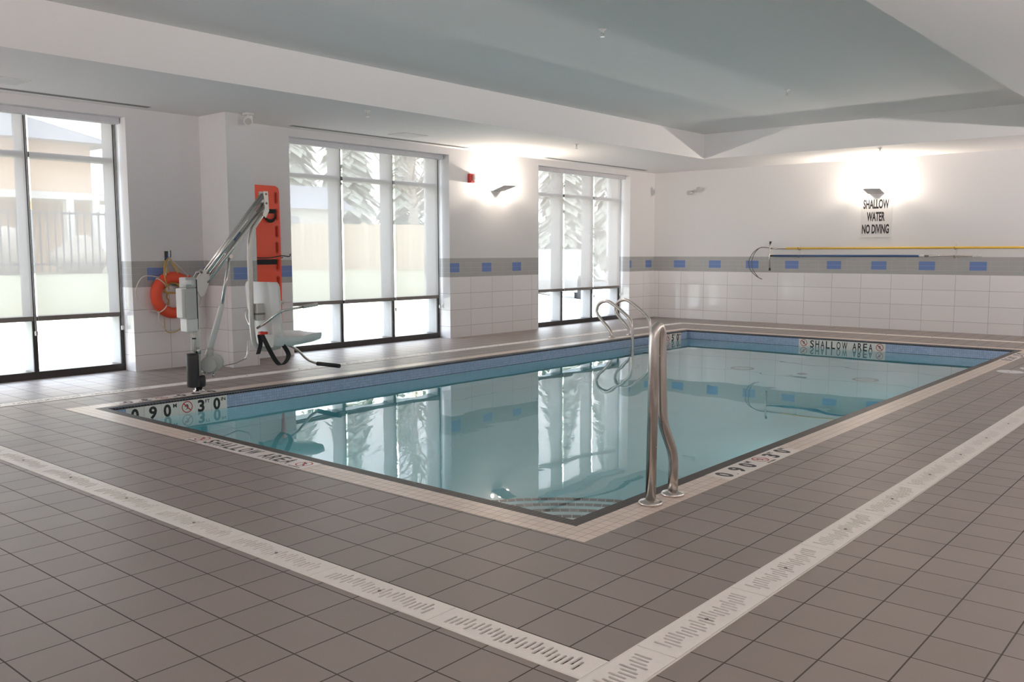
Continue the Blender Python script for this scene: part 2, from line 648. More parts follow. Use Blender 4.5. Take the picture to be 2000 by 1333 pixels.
    tl = t.new('ShaderNodeBsdfTranslucent'); tl.inputs[0].default_value = (0.092, 0.089, 0.085, 1)
    a1 = t.new('ShaderNodeAddShader')
    mx = t.new('ShaderNodeMixShader')
    mx.inputs[0].default_value = 0.86
    t.l.new(df.outputs[0], a1.inputs[0]); t.l.new(tl.outputs[0], a1.inputs[1])
    t.l.new(tr.outputs[0], mx.inputs[1]); t.l.new(a1.outputs[0], mx.inputs[2])
    t.l.new(mx.outputs[0], t.out.inputs['Surface'])
    MAT['cloth'] = t.mat

    MAT['bronze'] = basic('dark_bronze_frame', (0.035, 0.030, 0.028), 0.35)
    MAT['frame_side'] = basic('pale_frame_side', (0.34, 0.335, 0.33), 0.4)
    MAT['hembar'] = basic('shade_hem_bar', (0.20, 0.175, 0.16), 0.5)
    MAT['fascia'] = basic('shade_fascia', (0.62, 0.62, 0.65), 0.5)
    MAT['white'] = basic('white_plastic', (0.72, 0.71, 0.69), 0.35, 0, 0.02)
    MAT['lightgrey'] = basic('light_grey_enamel', (0.50, 0.50, 0.49), 0.35, 0, 0.02)
    MAT['motor'] = basic('grey_white_motor', (0.48, 0.47, 0.45), 0.5, 0, 0.03)
    MAT['black'] = basic('black_rubber', (0.012, 0.012, 0.013), 0.45)
    MAT['foam'] = basic('black_foam_grip', (0.02, 0.02, 0.021), 0.8, 0, 0.1, 200, 0.3)
    MAT['webbing'] = basic('black_webbing', (0.012, 0.013, 0.014), 0.8, 0, 0.15, 300, 0.3)
    MAT['red'] = basic('red_plastic', (0.62, 0.035, 0.02), 0.4)
    MAT['board'] = basic('orange_red_plastic', (0.84, 0.080, 0.028), 0.38, 0, 0.05, 5)
    MAT['board_dark'] = basic('red_recess_plastic', (0.40, 0.035, 0.02), 0.5)
    MAT['buoy'] = basic('orange_red_buoy', (0.74, 0.075, 0.028), 0.45, 0, 0.12, 8)
    MAT['rope_y'] = basic('yellow_rope', (0.55, 0.36, 0.10), 0.8, 0, 0.2, 120, 0.5)
    MAT['rope_w'] = basic('white_rope', (0.66, 0.62, 0.54), 0.8, 0, 0.1, 120, 0.5)
    MAT['tile_w'] = basic('white_marker_tile', (0.80, 0.74, 0.69), 0.3, 0, 0.03)
    MAT['ink'] = basic('black_lettering', (0.015, 0.014, 0.013), 0.5)
    MAT['ink_r'] = basic('red_symbol', (0.45, 0.035, 0.03), 0.5)
    MAT['signw'] = basic('white_sign_panel', (0.66, 0.65, 0.65), 0.5, 0, 0.01)
    MAT['grate'] = basic('white_drain_grate', (0.86, 0.81, 0.755), 0.45, 0, 0.05, 60)
    MAT['channel'] = basic('dark_drain_channel', (0.012, 0.010, 0.009), 0.9)
    MAT['yellow'] = basic('yellow_pole', (0.72, 0.47, 0.06), 0.35)
    MAT['blue'] = basic('blue_pole', (0.02, 0.07, 0.20), 0.3)
    MAT['sconce'] = basic('sconce_metal', (0.72, 0.71, 0.70), 0.4, 0, 0.02)
    MAT['vent'] = basic('slot_diffuser', (0.10, 0.10, 0.10), 0.6)
    MAT['alarm'] = basic('alarm_red', (0.50, 0.03, 0.03), 0.35)
    MAT['lens'] = basic('clear_lens', (0.75, 0.72, 0.70), 0.1)

    t = NT('brushed_steel')
    x, y, z, g = t.objpos()
    n = t.noise(60.0, 2.0)
    t.col((0.66, 0.62, 0.58)); t.metal(1.0)
    t.rough(t.m('MULTIPLY_ADD', n, 0.10, 0.20))
    MAT['steel'] = t.mat
    t = NT('polished_steel')
    t.col((0.66, 0.64, 0.61)); t.metal(1.0)
    t.rough(t.m('MULTIPLY_ADD', t.noise(40.0), 0.06, 0.13))
    MAT['chrome'] = t.mat
    MAT['alu'] = basic('painted_aluminium', (0.66, 0.63, 0.59), 0.3, 0.35, 0.03)

    # outside
    t = NT('lawn_grass')
    n = t.noise(1.1, 4.0); n2 = t.noise(30.0, 2.0)
    t.col(t.mix(n, t.mix(n2, (0.48, 0.47, 0.30), (0.60, 0.56, 0.38)), (0.54, 0.52, 0.35)))
    t.rough(0.9)
    MAT['lawn'] = t.mat
    MAT['paving'] = basic('pale_concrete', (0.66, 0.66, 0.65), 0.8, 0, 0.05, 2)
    t = NT('fence_wood')
    x, y, z, g = t.objpos()
    gl = t.line(x, 0.0, 0.14, 0.012)
    rnd = t.white(t.cell(x, 0.0, 0.14), 3.0)
    t.col(t.mix(gl, t.mix(rnd, (0.64, 0.52, 0.36), (0.72, 0.60, 0.44)), (0.45, 0.35, 0.25)))
    t.rough(0.8)
    MAT['fence'] = t.mat
    MAT['house'] = basic('tan_siding', (0.70, 0.52, 0.36), 0.8)
    MAT['house_roof'] = basic('grey_shingles', (0.40, 0.40, 0.42), 0.9)
    MAT['house_trim'] = basic('white_trim', (0.75, 0.72, 0.66), 0.6)
    MAT['house_glass'] = basic('house_window_glass', (0.35, 0.37, 0.4), 0.2)
    MAT['rock'] = basic('tan_rock', (0.58, 0.50, 0.40), 0.9, 0, 0.25, 3, 0.5)
    MAT['iron'] = basic('dark_iron', (0.12, 0.12, 0.125), 0.6)
    MAT['bark'] = basic('tree_bark', (0.42, 0.37, 0.31), 0.9, 0, 0.2, 12, 0.5)
    MAT['twig'] = basic('tree_twigs', (0.36, 0.30, 0.22), 0.9)
    MAT['carpaint'] = basic('silver_car_paint', (0.62, 0.64, 0.66), 0.3, 0.1)
    MAT['cardark'] = basic('car_glass', (0.05, 0.06, 0.07), 0.08)
    MAT['tyre'] = basic('tyre_rubber', (0.03, 0.03, 0.03), 0.8)
    MAT['shrub'] = basic('shrub_green', (0.52, 0.53, 0.44), 0.9, 0, 0.3, 10)


make_materials()

# ------------------------------------------------------------------ setting
DR = dict(fx0=-1.166, fx1=-1.0195, ry0=-1.0255, ry1=-0.8727, ly0=5.38, ly1=5.525, bx0=10.40, bx1=10.545)


def rects_minus(x0, x1, y0, y1, holes):
    xs = sorted({x0, x1} | {h[0] for h in holes} | {h[1] for h in holes})
    ys = sorted({y0, y1} | {h[2] for h in holes} | {h[3] for h in holes})
    xs = [v for v in xs if x0 <= v <= x1]; ys = [v for v in ys if y0 <= v <= y1]
    out = []
    for i in range(len(xs) - 1):
        for j in range(len(ys) - 1):
            cx, cy = (xs[i] + xs[i + 1]) / 2, (ys[j] + ys[j + 1]) / 2
            if not any(h[0] < cx < h[1] and h[2] < cy < h[3] for h in holes):
                out.append((xs[i], xs[i + 1], ys[j], ys[j + 1]))
    return out


RX0 = -1.55   # where the right drain run starts
CH = [(DR['fx0'], DR['fx1'], DR['ry1'], DR['ly1']), (RX0, DR['bx1'], DR['ry0'], DR['ry1']),
      (DR['fx1'], DR['bx1'], DR['ly0'], DR['ly1']), (DR['bx0'], DR['bx1'], DR['ry1'], DR['ly0'])]
YG = 6.86      # inner face of the window frames
WIN = [(-6.10, -3.40), (-1.40, 1.30), (3.28, 5.98), (8.00, 10.66)]


def build_shell():
    b = MB()
    holes = CH + [(-BG, PX + BG, -BG, PY + BG)]
    for r in rects_minus(XN, XF, YR, YW, holes):
        b.face([(r[0], r[2], 0), (r[1], r[2], 0), (r[1], r[3], 0), (r[0], r[3], 0)])
    for w in WIN:
        b.face([(w[0], YW, 0), (w[1], YW, 0), (w[1], 7.12, 0), (w[0], 7.12, 0)])
    for h in CH:   # channel sides and bottom
        x0, x1, y0, y1 = h
        b.face([(x0, y0, -0.05), (x1, y0, -0.05), (x1, y1, -0.05), (x0, y1, -0.05)], 1)
        for (p, q) in (((x0, y0), (x1, y0)), ((x1, y1), (x0, y1)), ((x0, y1), (x0, y0)), ((x1, y0), (x1, y1))):
            mx, my = (p[0] + q[0]) / 2, (p[1] + q[1]) / 2
            b.face([(p[0], p[1], -0.05), (q[0], q[1], -0.05), (q[0], q[1], 0), (p[0], p[1], 0)], 1)
    me = bpy.data.meshes.new('floor'); bmesh.ops.remove_doubles(b.bm, verts=b.bm.verts[:], dist=1e-5)
    b.bm.to_mesh(me); b.bm.free()
    for p in me.polygons:
        pass
    o = link('floor', me, [MAT['deck'], MAT['channel']])
    tag(o, kind='structure')
    # window wall with openings
    b = MB()
    xs = [XN - 0.2]
    for w in WIN:
        b.box(xs[-1], w[0], YW, 7.16, -0.05, H1 + 0.5)
        b.box(w[0], w[1], YW, 7.16, 2.605, H1 + 0.5)
        xs.append(w[1])
    b.box(xs[-1], XF + 0.2, YW, 7.16, -0.05, H1 + 0.5)
    tag(b.build('wall_left', MAT['wall_win']), kind='structure')
    b = MB(); b.box(2.12, 2.45, 6.12, YW + 0.01, 0, H1)
    tag(b.build('wall_column', MAT['wall_col']), kind='structure')
    b = MB(); b.box(XF, XF + 0.2, YR, YW, -0.05, H1 + 0.5)
    tag(b.build('wall_far', MAT['wall_far']), kind='structure')
    b = MB(); b.box(XN - 0.2, XF + 0.2, YR - 0.2, YR, -0.05, H1 + 0.5)
    tag(b.build('wall_right', MAT['wall_win']), kind='structure')
    b = MB(); b.box(XN - 0.2, XN, YR, YW, -0.05, H1 + 0.5)
    tag(b.build('wall_near', MAT['wall_far']), kind='structure')
    # ceiling with raised tray
    b = MB()
    for r in rects_minus(XN, XF, YR, YW, [(TX0, TX1, TY0, TY1)]):
        b.face([(r[0], r[2], H1), (r[0], r[3], H1), (r[1], r[3], H1), (r[1], r[2], H1)])
    b.face([(TX0, TY0, H2), (TX0, TY1, H2), (TX1, TY1, H2), (TX1, TY0, H2)])
    b.face([(TX0, TY1, H1), (TX0, TY1, H2), (TX1, TY1, H2), (TX1, TY1, H1)])
    b.face([(TX0, TY0, H1), (TX1, TY0, H1), (TX1, TY0, H2), (TX0, TY0, H2)])
    b.face([(TX1, TY0, H1), (TX1, TY1, H1), (TX1, TY1, H2), (TX1, TY0, H2)])
    b.face([(TX0, TY0, H1), (TX0, TY0, H2), (TX0, TY1, H2), (TX0, TY1, H1)])
    # slab above
    b.box(XN - 0.2, XF + 0.2, YR - 0.2, 7.16, H2 + 0.12, H2 + 0.25)
    me = bpy.data.meshes.new('ceiling'); bmesh.ops.remove_doubles(b.bm, verts=b.bm.verts[:], dist=1e-5)
    b.bm.to_mesh(me); b.bm.free()
    tag(link('ceiling', me, MAT['ceil']), kind='structure')


build_shell()


def build_windows():
    n = 0
    for wi, (x0, x1) in enumerate(WIN):
        n += 1
        root = thing('window_%d' % n, None, None, ((x0 + x1) / 2, YG, 0), kind='structure')
        cx = (x0 + x1) / 2
        bay = (x1 - x0) / 3
        ms = [x0 + 0.02, x0 + bay + 0.02, x0 + 2 * bay + 0.01, x1 - 0.02]
        T = Matrix.Translation((-cx, -YG, 0))
        for mx in ms:
            b = MB()
            b.box(mx - 0.022, mx + 0.022, YG, YG + 0.02, 0.0, 2.65, 0)
            b.box(mx - 0.022, mx + 0.022, YG + 0.02, YG + 0.22, 0.0, 2.65, 1)
            b.build('mullion', [MAT['bronze'], MAT['frame_side']], root, M=T)
        b = MB(); b.box(x0, x1, YG - 0.008, YG + 0.20, 0.0, 0.072, 0, 0.004)
        b.build('sill', MAT['bronze'], root, M=T)
        for (z0, z1) in ((2.155, 2.205), (0.570, 0.612)):
            b = MB(); b.box(x0, x1, YG + 0.004, YG + 0.19, z0, z1)
            b.build('transom', MAT['bronze'], root, M=T)
        b = MB(); b.box(x0, x1, YG + 0.004, YG + 0.20, 2.60, 2.66)
        b.build('head_frame', MAT['bronze'], root, M=T)
        b = MB(); b.face([(x0, YG + 0.18, 0.05), (x1, YG + 0.18, 0.05), (x1, YG + 0.18, 2.62), (x0, YG + 0.18, 2.62)])
        b.build('glass_pane', MAT['glass'], root, M=T)
        # daylight portal of the opening
        pl = bpy.data.lights.new('daylight_portal', 'AREA')
        pl.shape = 'RECTANGLE'; pl.size = x1 - x0; pl.size_y = 2.6
        pl.cycles.is_portal = True
        po = bpy.data.objects.new('daylight_portal', pl); C.objects.link(po)
        po.location = (cx, YG + 0.30, 1.3)
        po.rotation_euler = Vector((0, -1, 0)).to_track_quat('-Z', 'Y').to_euler()
        if wi == 0: continue
        where = {1: 'left window', 2: 'middle window', 3: 'far window'}[wi]
        # fascia
        f = thing('shade_fascia', 'grey box pelmet across the top of the ' + where, 'shade fascia', (cx, YW + 0.13, 2.60))
        cut = ms[1] if wi != 3 else ms[2]
        F = Matrix.Translation((-cx, -(YW + 0.13), -2.60))
        for (a, c) in ((x0 + 0.012, cut - 0.002), (cut + 0.002, x1 - 0.012)):
            b = MB(); b.box(a, c, YW + 0.10, YG - 0.005, 2.545, 2.604, 0, 0.003)
            b.build('cover', MAT['fascia'], f, M=F)
        # shades
        ys = 6.822
        for k in range(3):
            a, c = ms[k] + (0.02 if k else -0.012), ms[k + 1] - 0.022
            if k == 2: c -= 0.012
            mid = (a + c) / 2
            nm = {0: 'first bay', 1: 'middle bay', 2: 'last bay towards the far wall'}[k]
            r = thing('roller_shade', 'sheer roller shade in the ' + where + ', ' + nm, 'roller shade', (mid, ys, 2.55),
                      group='sheer roller shades in the windows')
            R = Matrix.Translation((-mid, -ys, -2.55))
            b = MB(); b.face([(a, ys, 0.60), (c, ys, 0.60), (c, ys, 2.58), (a, ys, 2.58)])
            b.build('screen_cloth', MAT['cloth'], r, M=R)
            b = MB(); b.box(a, c, ys - 0.007, ys + 0.007, 0.572, 0.618, 0, 0.004)
            b.build('hem_bar', MAT['hembar'], r, M=R)
            # chain with tension holder
            if k > 0 or wi == 1:
                hx = c + 0.010
                b = MB()
                b.tube([(hx, ys - 0.012, 0.46), (hx, ys - 0.012, 2.56)], 0.0022, 6)
                b.tube([(hx + 0.012, ys - 0.012, 0.46), (hx + 0.012, ys - 0.012, 2.56)], 0.0022, 6)
                b.build('bead_chain', MAT['white'], r, M=R)
                b = MB(); b.box(hx - 0.006, hx + 0.020, ys - 0.022, ys + 0.0, 0.43, 0.475, 0, 0.005)
                b.build('chain_holder', MAT['white'], r, M=R)


build_windows()


# ------------------------------------------------------------------ outside
def build_outside():
    b = MB()
    def hz(x, y):
        t = min(max((y - 9.5) / 5.0, 0), 1)
        u = 1 - min(max((x - 13.0) / 4.0, 0), 1)
        return -0.10 + 0.92 * t * t * (3 - 2 * t) * u
    N = 40
    X = [-30 + 90 * i / N for i in range(N + 1)]
    Y = [7.17 + 60 * (j / N) ** 1.6 for j in range(N + 1)]
    V = [[b.bm.verts.new((x, y, hz(x, y))) for y in Y] for x in X]
    for i in range(N):
        for j in range(N):
            f = b.bm.faces.new((V[i][j], V[i + 1][j], V[i + 1][j + 1], V[i][j + 1]))
            xm, ym = (X[i] + X[i + 1]) / 2, (Y[j] + Y[j + 1]) / 2
            f.material_index = 1 if (ym < 10.2 or xm > 15.0) else 0
            f.smooth = True
    tag(b.build('lawn', [MAT['lawn'], MAT['paving']]), kind='structure')
    # house
    h = thing('house', 'tan two-storey house with grey roof seen through the left window shades', 'house', (3.0, 20.0, 0.8))
    T = Matrix.Translation((-3.0, -20.0, -0.8))
    b = MB(); b.box(-4, 6.4, 18.6, 27, 0.7, 3.75); b.build('wall', MAT['house'], h, M=T)
    b = MB()
    rv = [(-4.6, 18.1, 3.7), (6.9, 18.1, 3.7), (6.9, 27.5, 3.7), (-4.6, 27.5, 3.7), (-1.5, 22.5, 5.4), (3.6, 22.5, 5.4)]
    for f in ((0, 1, 5, 4), (1, 2, 5), (2, 3, 4, 5), (3, 0, 4), (3, 2, 1, 0)): b.face([rv[i] for i in f])
    b.build('roof', MAT['house_roof'], h, M=T)
    for x in (2.2, 3.6):
        b = MB(); b.box(x - 0.38, x + 0.38, 18.52, 18.62, 2.7, 3.4); w = b.build('window', MAT['house_trim'], h, M=T)
        b = MB(); b.box(x - 0.28, x + 0.28, 18.48, 18.53, 2.78, 3.32); p = b.build('pane', MAT['house_glass'], w, M=T)
    b = MB(); b.box(3.2, 6.9, 17.0, 18.6, 2.35, 2.5); b.build('balcony', MAT['house_trim'], h, M=T)
    for x in (5.2, 5.75):
        b = MB(); b.box(x - 0.08, x + 0.08, 17.0, 17.16, 0.8, 2.35); b.build('post', MAT['house_trim'], h, M=T)
    # iron fence
    f = thing('iron_fence', 'dark iron picket fence below the tan house', 'fence', (3.0, 15.6, 0.85))
    T = Matrix.Translation((-3.0, -15.6, -0.85))
    b = MB(); b.box(-3, 8.5, 15.58, 15.62, 1.98, 2.02); b.box(-3, 8.5, 15.58, 15.62, 1.0, 1.04); b.build('rail', MAT['iron'], f, M=T)
    b = MB()
    for k in range(82): b.box(-3 + k * 0.14, -3 + k * 0.14 + 0.022, 15.59, 15.61, 0.85, 2.05)
    b.build('picket', MAT['iron'], f, M=T)
    rr = random.Random(3)
    sp = [(-3.2, 0.9), (-1.5, 0.75), (0.1, 0.95), (1.75, 0.8), (3.4, 0.95), (5.0, 0.75), (6.5, 0.8)]
    desc = ['at the hidden end of the slope', 'second along the slope', 'third along the slope', 'squat and broad', 'tallest of the row', 'low and flat', 'beside the wooden fence', 'smallest, at the fence corner']
    for (x, s), dd in zip(sp, desc):
        me = bpy.data.meshes.new('boulder')
        bm = bmesh.new()
        bmesh.ops.create_icosphere(bm, subdivisions=3, radius=1.0)
        ph = rr.random() * 10
        for v in bm.verts:
            k = 1 + 0.16 * math.sin(v.co.x * 3 + ph) + 0.12 * math.sin(v.co.y * 5 + ph * 2) + 0.1 * math.sin(v.co.z * 4 + ph * 3)
            v.co = Vector((v.co.x * 0.75 * k, v.co.y * 0.5 * k, v.co.z * 0.52 * k)) * s
        bm.to_mesh(me); bm.free()
        o = link('boulder', me, MAT['rock'], None, True)
        o.location = (x, 16.25, 0.82 + 0.42 * s)
        tag(o, 'tan boulder on the slope behind the iron fence, ' + dd, 'boulder', 'boulders behind the iron fence')
    # wooden fence in the middle window
    f = thing('wooden_fence', 'tall pale board fence on the grass bank seen through the middle window', 'fence', (11.0, 14.9, 0.8), -0.5)
    b = MB(); b.box(-3.4, 2.2, -0.01, 0.01, 0.0, 1.12); b.build('board_panel', MAT['fence'], f)
    for x in (-3.3, -1.5, 0.3, 2.1):
        b = MB(); b.box(x - 0.05, x + 0.05, 0.01, 0.11, 0, 1.16); b.build('post', MAT['fence'], f)
    # neighbour shed
    h = thing('shed', 'pale shed behind the board fence seen through the middle window', 'shed', (11.4, 18.6, 0.8))
    b = MB(); b.box(-1.5, 1.5, -1, 1, 0, 1.7); b.build('wall', MAT['house_trim'], h)
    b = MB()
    for s in (-1, 1): b.face([(-1.8, s * 1.25, 1.6), (1.8, s * 1.25, 1.6), (1.8, 0, 2.3), (-1.8, 0, 2.3)])
    b.build('roof', MAT['house_roof'], h)
    b = MB(); b.box(-0.5, 0.0, -1.04, -1.0, 0.9, 1.4); b.build('window', MAT['house_glass'], h)
    # trees
    spots = [(7.9, 18.2, 6.5, 0.15, 'thick bare tree behind the board fence, left one'), (13.9, 15.8, 6.0, 0.17, 'bare tree with pale trunk beside the board fence'),
             (16.2, 15.6, 6.5, 0.13, 'thin bare tree seen through the far end of the middle window'), (19.2, 20.0, 7.5, 0.2, 'bare tree seen through the far window, thickest'),
             (25.0, 23.5, 8.0, 0.18, 'bare tree farthest off behind the parked cars')]
    for i, (x, y, hh, r, lab) in enumerate(spots):
        z = hz(x, y)
        t = thing('tree', lab, 'tree', (x, y, z - 0.05), group='bare trees outside the windows')
        q = random.Random(i)
        tr = [(0, 0, 0), (0.05, 0.02, hh * 0.3), (-0.05, 0.05, hh * 0.6), (0.05, 0, hh)]
        b = MB(); b.tube(bez(tr, 5), r, 10, radii=[r * (1 - 0.8 * k / 15) for k in range(16)]); b.build('trunk', MAT['bark'], t)
        b = MB()
        for k in range(46):
            z0 = hh * (0.28 + 0.7 * q.random()); a = q.random() * 6.283; L = (0.6 + 1.2 * q.random()) * (1.2 - 0.6 * z0 / hh)
            p0 = Vector((0, 0, z0)); d = Vector((math.cos(a), math.sin(a), 0.6))
            p1 = p0 + d * L * 0.5 + Vector((0, 0, 0.05)); p2 = p0 + d * L + Vector((0, 0, 0.25))
            b.tube([p0, p1, p2], 0.03, 5, radii=[0.035, 0.022, 0.008])
            for j in range(5):
                aa = q.random() * 6.283; s0 = p1.lerp(p2, q.random())
                b.tube([s0, s0 + Vector((math.cos(aa), math.sin(aa), 0.5)) * 0.45 * (0.4 + q.random())], 0.01, 4, radii=[0.012, 0.004])
        b.build('branches', MAT['twig'], t)
    # evergreens closing the view beyond the parking area
    me_f = None
    proto = None
    names = ['first', 'second', 'third', 'fourth', 'fifth', 'sixth', 'seventh', 'eighth']
    for i in range(8):
        az = math.radians(30.5 + 3.4 * i)
        D = 35 + (7 if i % 2 else 0)
        x, y = CAM.x + D * math.cos(az), CAM.y + D * math.sin(az)
        if proto is None:
            proto = thing('evergreen_tree', 'x', 'tree')
            b = MB(); b.tube([(0, 0, 0), (0, 0, 7.5)], 0.16, 8, radii=[0.18, 0.05]); b.build('trunk', MAT['bark'], proto)
            b = MB()
            q = random.Random(11)
            for k in range(420):
                z = 0.6 + 7.0 * q.random() ** 0.9
                R = 1.75 * (1 - z / 8.0) + 0.15
                a = q.random() * 6.283
                rr = R * (0.45 + 0.55 * q.random())
                c = Vector((rr * math.cos(a), rr * math.sin(a), z))
                u = Vector((math.cos(a), math.sin(a), -0.35)).normalized(); w_ = Vector((-math.sin(a), math.cos(a), 0))
                L = 0.55 + 0.3 * q.random()
                b.face([c - u * L * 0.6 - w_ * 0.22, c - u * L * 0.6 + w_ * 0.22, c + u * L * 0.5])
                b.face([c - u * L * 0.5 + Vector((0, 0, 0.15)), c + w_ * 0.3 - Vector((0, 0, 0.1)), c + u * L * 0.6 - Vector((0, 0, 0.25)), c - w_ * 0.3 - Vector((0, 0, 0.1))])
            b.build('foliage', MAT['shrub'], proto)
            t = proto
        else:
            t = copy_tree(proto)
        t.location = (x, y, hz(x, y) - 0.05)
        t.rotation_euler.z = i * 1.3
        sc = 1.0 + 0.12 * math.sin(i * 2.1)
        t.scale = (sc, sc, sc * (1.15 if i % 2 else 1.0))
        t['label'] = 'tall evergreen tree beyond the parking area, %s of the row from the right' % names[i]
        t['group'] = 'evergreens beyond the parking area'
    # parked cars
    for i, (x, y, rz, lab) in enumerate(((21.5, 16.3, 0.62, 'silver parked car outside the far window, farther off'), (16.6, 13.2, 0.62, 'silver parked car outside the far window, closer one'))):
        c = thing('car', lab, 'car', (x, y, -0.1), rz, 'cars parked outside the far window')
        b = MB()
        prof = [(-2.1, 0.3), (-2.15, 0.62), (-1.9, 0.85), (-1.3, 0.92), (-0.75, 1.38), (0.75, 1.42), (1.35, 0.98), (2.0, 0.86), (2.15, 0.6), (2.1, 0.3)]
        L = [b.bm.verts.new((p[0], -0.85, p[1])) for p in prof]; Rr = [b.bm.verts.new((p[0], 0.85, p[1])) for p in prof]
        b.bm.faces.new(L); b.bm.faces.new(list(reversed(Rr)))
        for k in range(len(prof)):
            b.bm.faces.new((L[k], L[(k + 1) % len(prof)], Rr[(k + 1) % len(prof)], Rr[k]))
        b.build('body', MAT['carpaint'], c)
        b = MB()
        for s in (-1, 1): b.face([(-1.2, s * 0.856, 0.95), (-0.7, s * 0.856, 1.33), (0.7, s * 0.856, 1.36), (1.2, s * 0.856, 0.98)])
        b.build('side_window', MAT['cardark'], c)
        for sx in (-1.35, 1.35):
            for sy in (-0.86, 0.86):
                b = MB(); b.tube([(sx, sy - 0.09, 0.31), (sx, sy + 0.09, 0.31)], 0.31, 20); b.build('wheel', MAT['tyre'], c)


build_outside()


# ------------------------------------------------------------------ pool
def build_pool():
    p = thing('swimming_pool', 'rectangular indoor swimming pool with teal water and black tile edge', 'swimming pool', (0, 0, 0))
    x0, x1, y0, y1 = BK, PX - BK, BK, PY - BK
    # basin
    b = MB()
    def zf(x): return -1.035 - 0.42 * min(max((x - 2.0) / 6.0, 0), 1)
    xs = [x0, 2.0, 4.0, 6.0, 8.0, x1]
    for i in range(5):
        a, c = xs[i], xs[i + 1]
        b.face([(a, y0, zf(a)), (c, y0, zf(c)), (c, y1, zf(c)), (a, y1, zf(a))])
        for y in (y0, y1):
            b.face([(a, y, zf(a)), (c, y, zf(c)), (c, y, -0.16), (a, y, -0.16)])
    for x in (x0, x1):
        b.face([(x, y0, zf(x)), (x, y1, zf(x)), (x, y1, -0.16), (x, y0, -0.16)])
    b.build('basin', MAT['plaster'], p)
    for z0, z1, mat, nm in ((-0.131, -0.004, 'blueband', 'waterline_tile'), (-0.160, -0.131, 'darkband', 'waterline_edge_tile')):
        b = MB()
        for y in (y0, y1): b.face([(x0, y, z0), (x1, y, z0), (x1, y, z1), (x0, y, z1)])
        for x in (x0, x1): b.face([(x, y0, z0), (x, y1, z0), (x, y1, z1), (x, y0, z1)])
        b.build(nm, MAT[mat], p)
    # black edge tiles (mitred ring with a rounded nose)
    for ax in ('x', 'y'):
        prof = [(0, -0.02), (0, 0.0), (BK - 0.008, 0.0), (BK - 0.002, -0.003), (BK + 0.002, -0.010), (BK + 0.002, -0.022)]
        if ax == 'x':
            runs = [((0, 0), (PX, 0), (0, 1)), ((PX, PY), (0, PY), (0, -1))]
        else:
            runs = [((0, PY), (0, 0), (1, 0)), ((PX, 0), (PX, PY), (-1, 0))]
        for (a, c, nn) in runs:
            b = MB()
            d = Vector((c[0] - a[0], c[1] - a[1])).normalized()
            A = [b.bm.verts.new((a[0] + nn[0] * w + d.x * w, a[1] + nn[1] * w + d.y * w, z)) for w, z in prof]
            B = [b.bm.verts.new((c[0] + nn[0] * w - d.x * w, c[1] + nn[1] * w - d.y * w, z)) for w, z in prof]
            for k in range(len(prof) - 1):
                b.bm.faces.new((A[k], B[k], B[k + 1], A[k + 1]))
            b.build('black_edge_tile', MAT['black' + ax], p)
    b = MB()
    for r in rects_minus(-BG, PX + BG, -BG, PY + BG, [(0, PX, 0, PY)]):
        b.face([(r[0], r[2], 0), (r[1], r[2], 0), (r[1], r[3], 0), (r[0], r[3], 0)])
    b.build('beige_border', MAT['beige'], p)
    # curved corner steps
    for k, (r, z) in enumerate(((0.68, -0.30), (1.00, -0.50), (1.32, -0.70), (1.635, -0.90))):
        n = 40
        b = MB()
        arc = [(x0 + r * math.cos(math.pi / 2 * i / n), y0 + r * math.sin(math.pi / 2 * i / n)) for i in range(n + 1)]
        b.face([(x0, y0, z)] + [(a[0], a[1], z) for a in arc])
        for i in range(n):
            b.face([(arc[i][0], arc[i][1], -1.05), (arc[i + 1][0], arc[i + 1][1], -1.05), (arc[i + 1][0], arc[i + 1][1], z), (arc[i][0], arc[i][1], z)])
        st = b.build('step', MAT['plaster'], p)
        b = MB()
        w = 0.052
        step = 0.054 / r
        a = 0.01
        while a + step < math.pi / 2:
            a2 = a + step * 0.93
            q = [(r - w, a), (r + 0.001, a), (r + 0.001, a2), (r - w, a2)]
            P3 = [(x0 + rr * math.cos(t), y0 + rr * math.sin(t), z + 0.003) for rr, t in q]
            b.face(P3)
            b.face([(x0 + (r + 0.003) * math.cos(t), y0 + (r + 0.003) * math.sin(t), zz) for t, zz in ((a, z + 0.003), (a2, z + 0.003), (a2, z - 0.03), (a, z - 0.03))])
            a += step
        b.build('step_edge_tile', MAT['ink'], st)
    # return inlets on the walls would be hidden; floor fittings
    b = MB(); b.box(x0 - 0.001, x1 + 0.001, y0 - 0.001, y1 + 0.001, -1.60, ZW)
    b.build('water', MAT['water'], p)
    for i, (x, y, r, lab) in enumerate(((7.82, 3.0, 0.155, 'round main drain ring on the pool floor nearer the ladder'), (7.84, 1.39, 0.155, 'round main drain ring on the pool floor nearer the right edge'))):
        zz = zf(x) + 0.004
        t = thing('drain_cover', lab, 'drain cover', (x, y, zz), group='round drain covers on the pool floor')
        b = MB(); b.lathe([(r, 0), (r, 0.012), (r - 0.035, 0.02), (r - 0.035, 0.0)], n=36); b.build('rim', MAT['hembar'], t)
        b = MB(); b.lathe([(r - 0.036, 0.0), (r - 0.036, 0.014), (0.0001, 0.02)], n=36); b.build('lid', MAT['signw'], t)
    b = MB(); b.lathe([(0.065, 0), (0.065, 0.014), (0.0001, 0.02)], n=28)
    o = b.build('relief_valve', MAT['hembar']); o.location = (7.83, 2.18, zf(7.83) + 0.004)
    tag(o, 'small dark round valve cap on the pool floor between the two drain rings', 'valve cap')


build_pool()


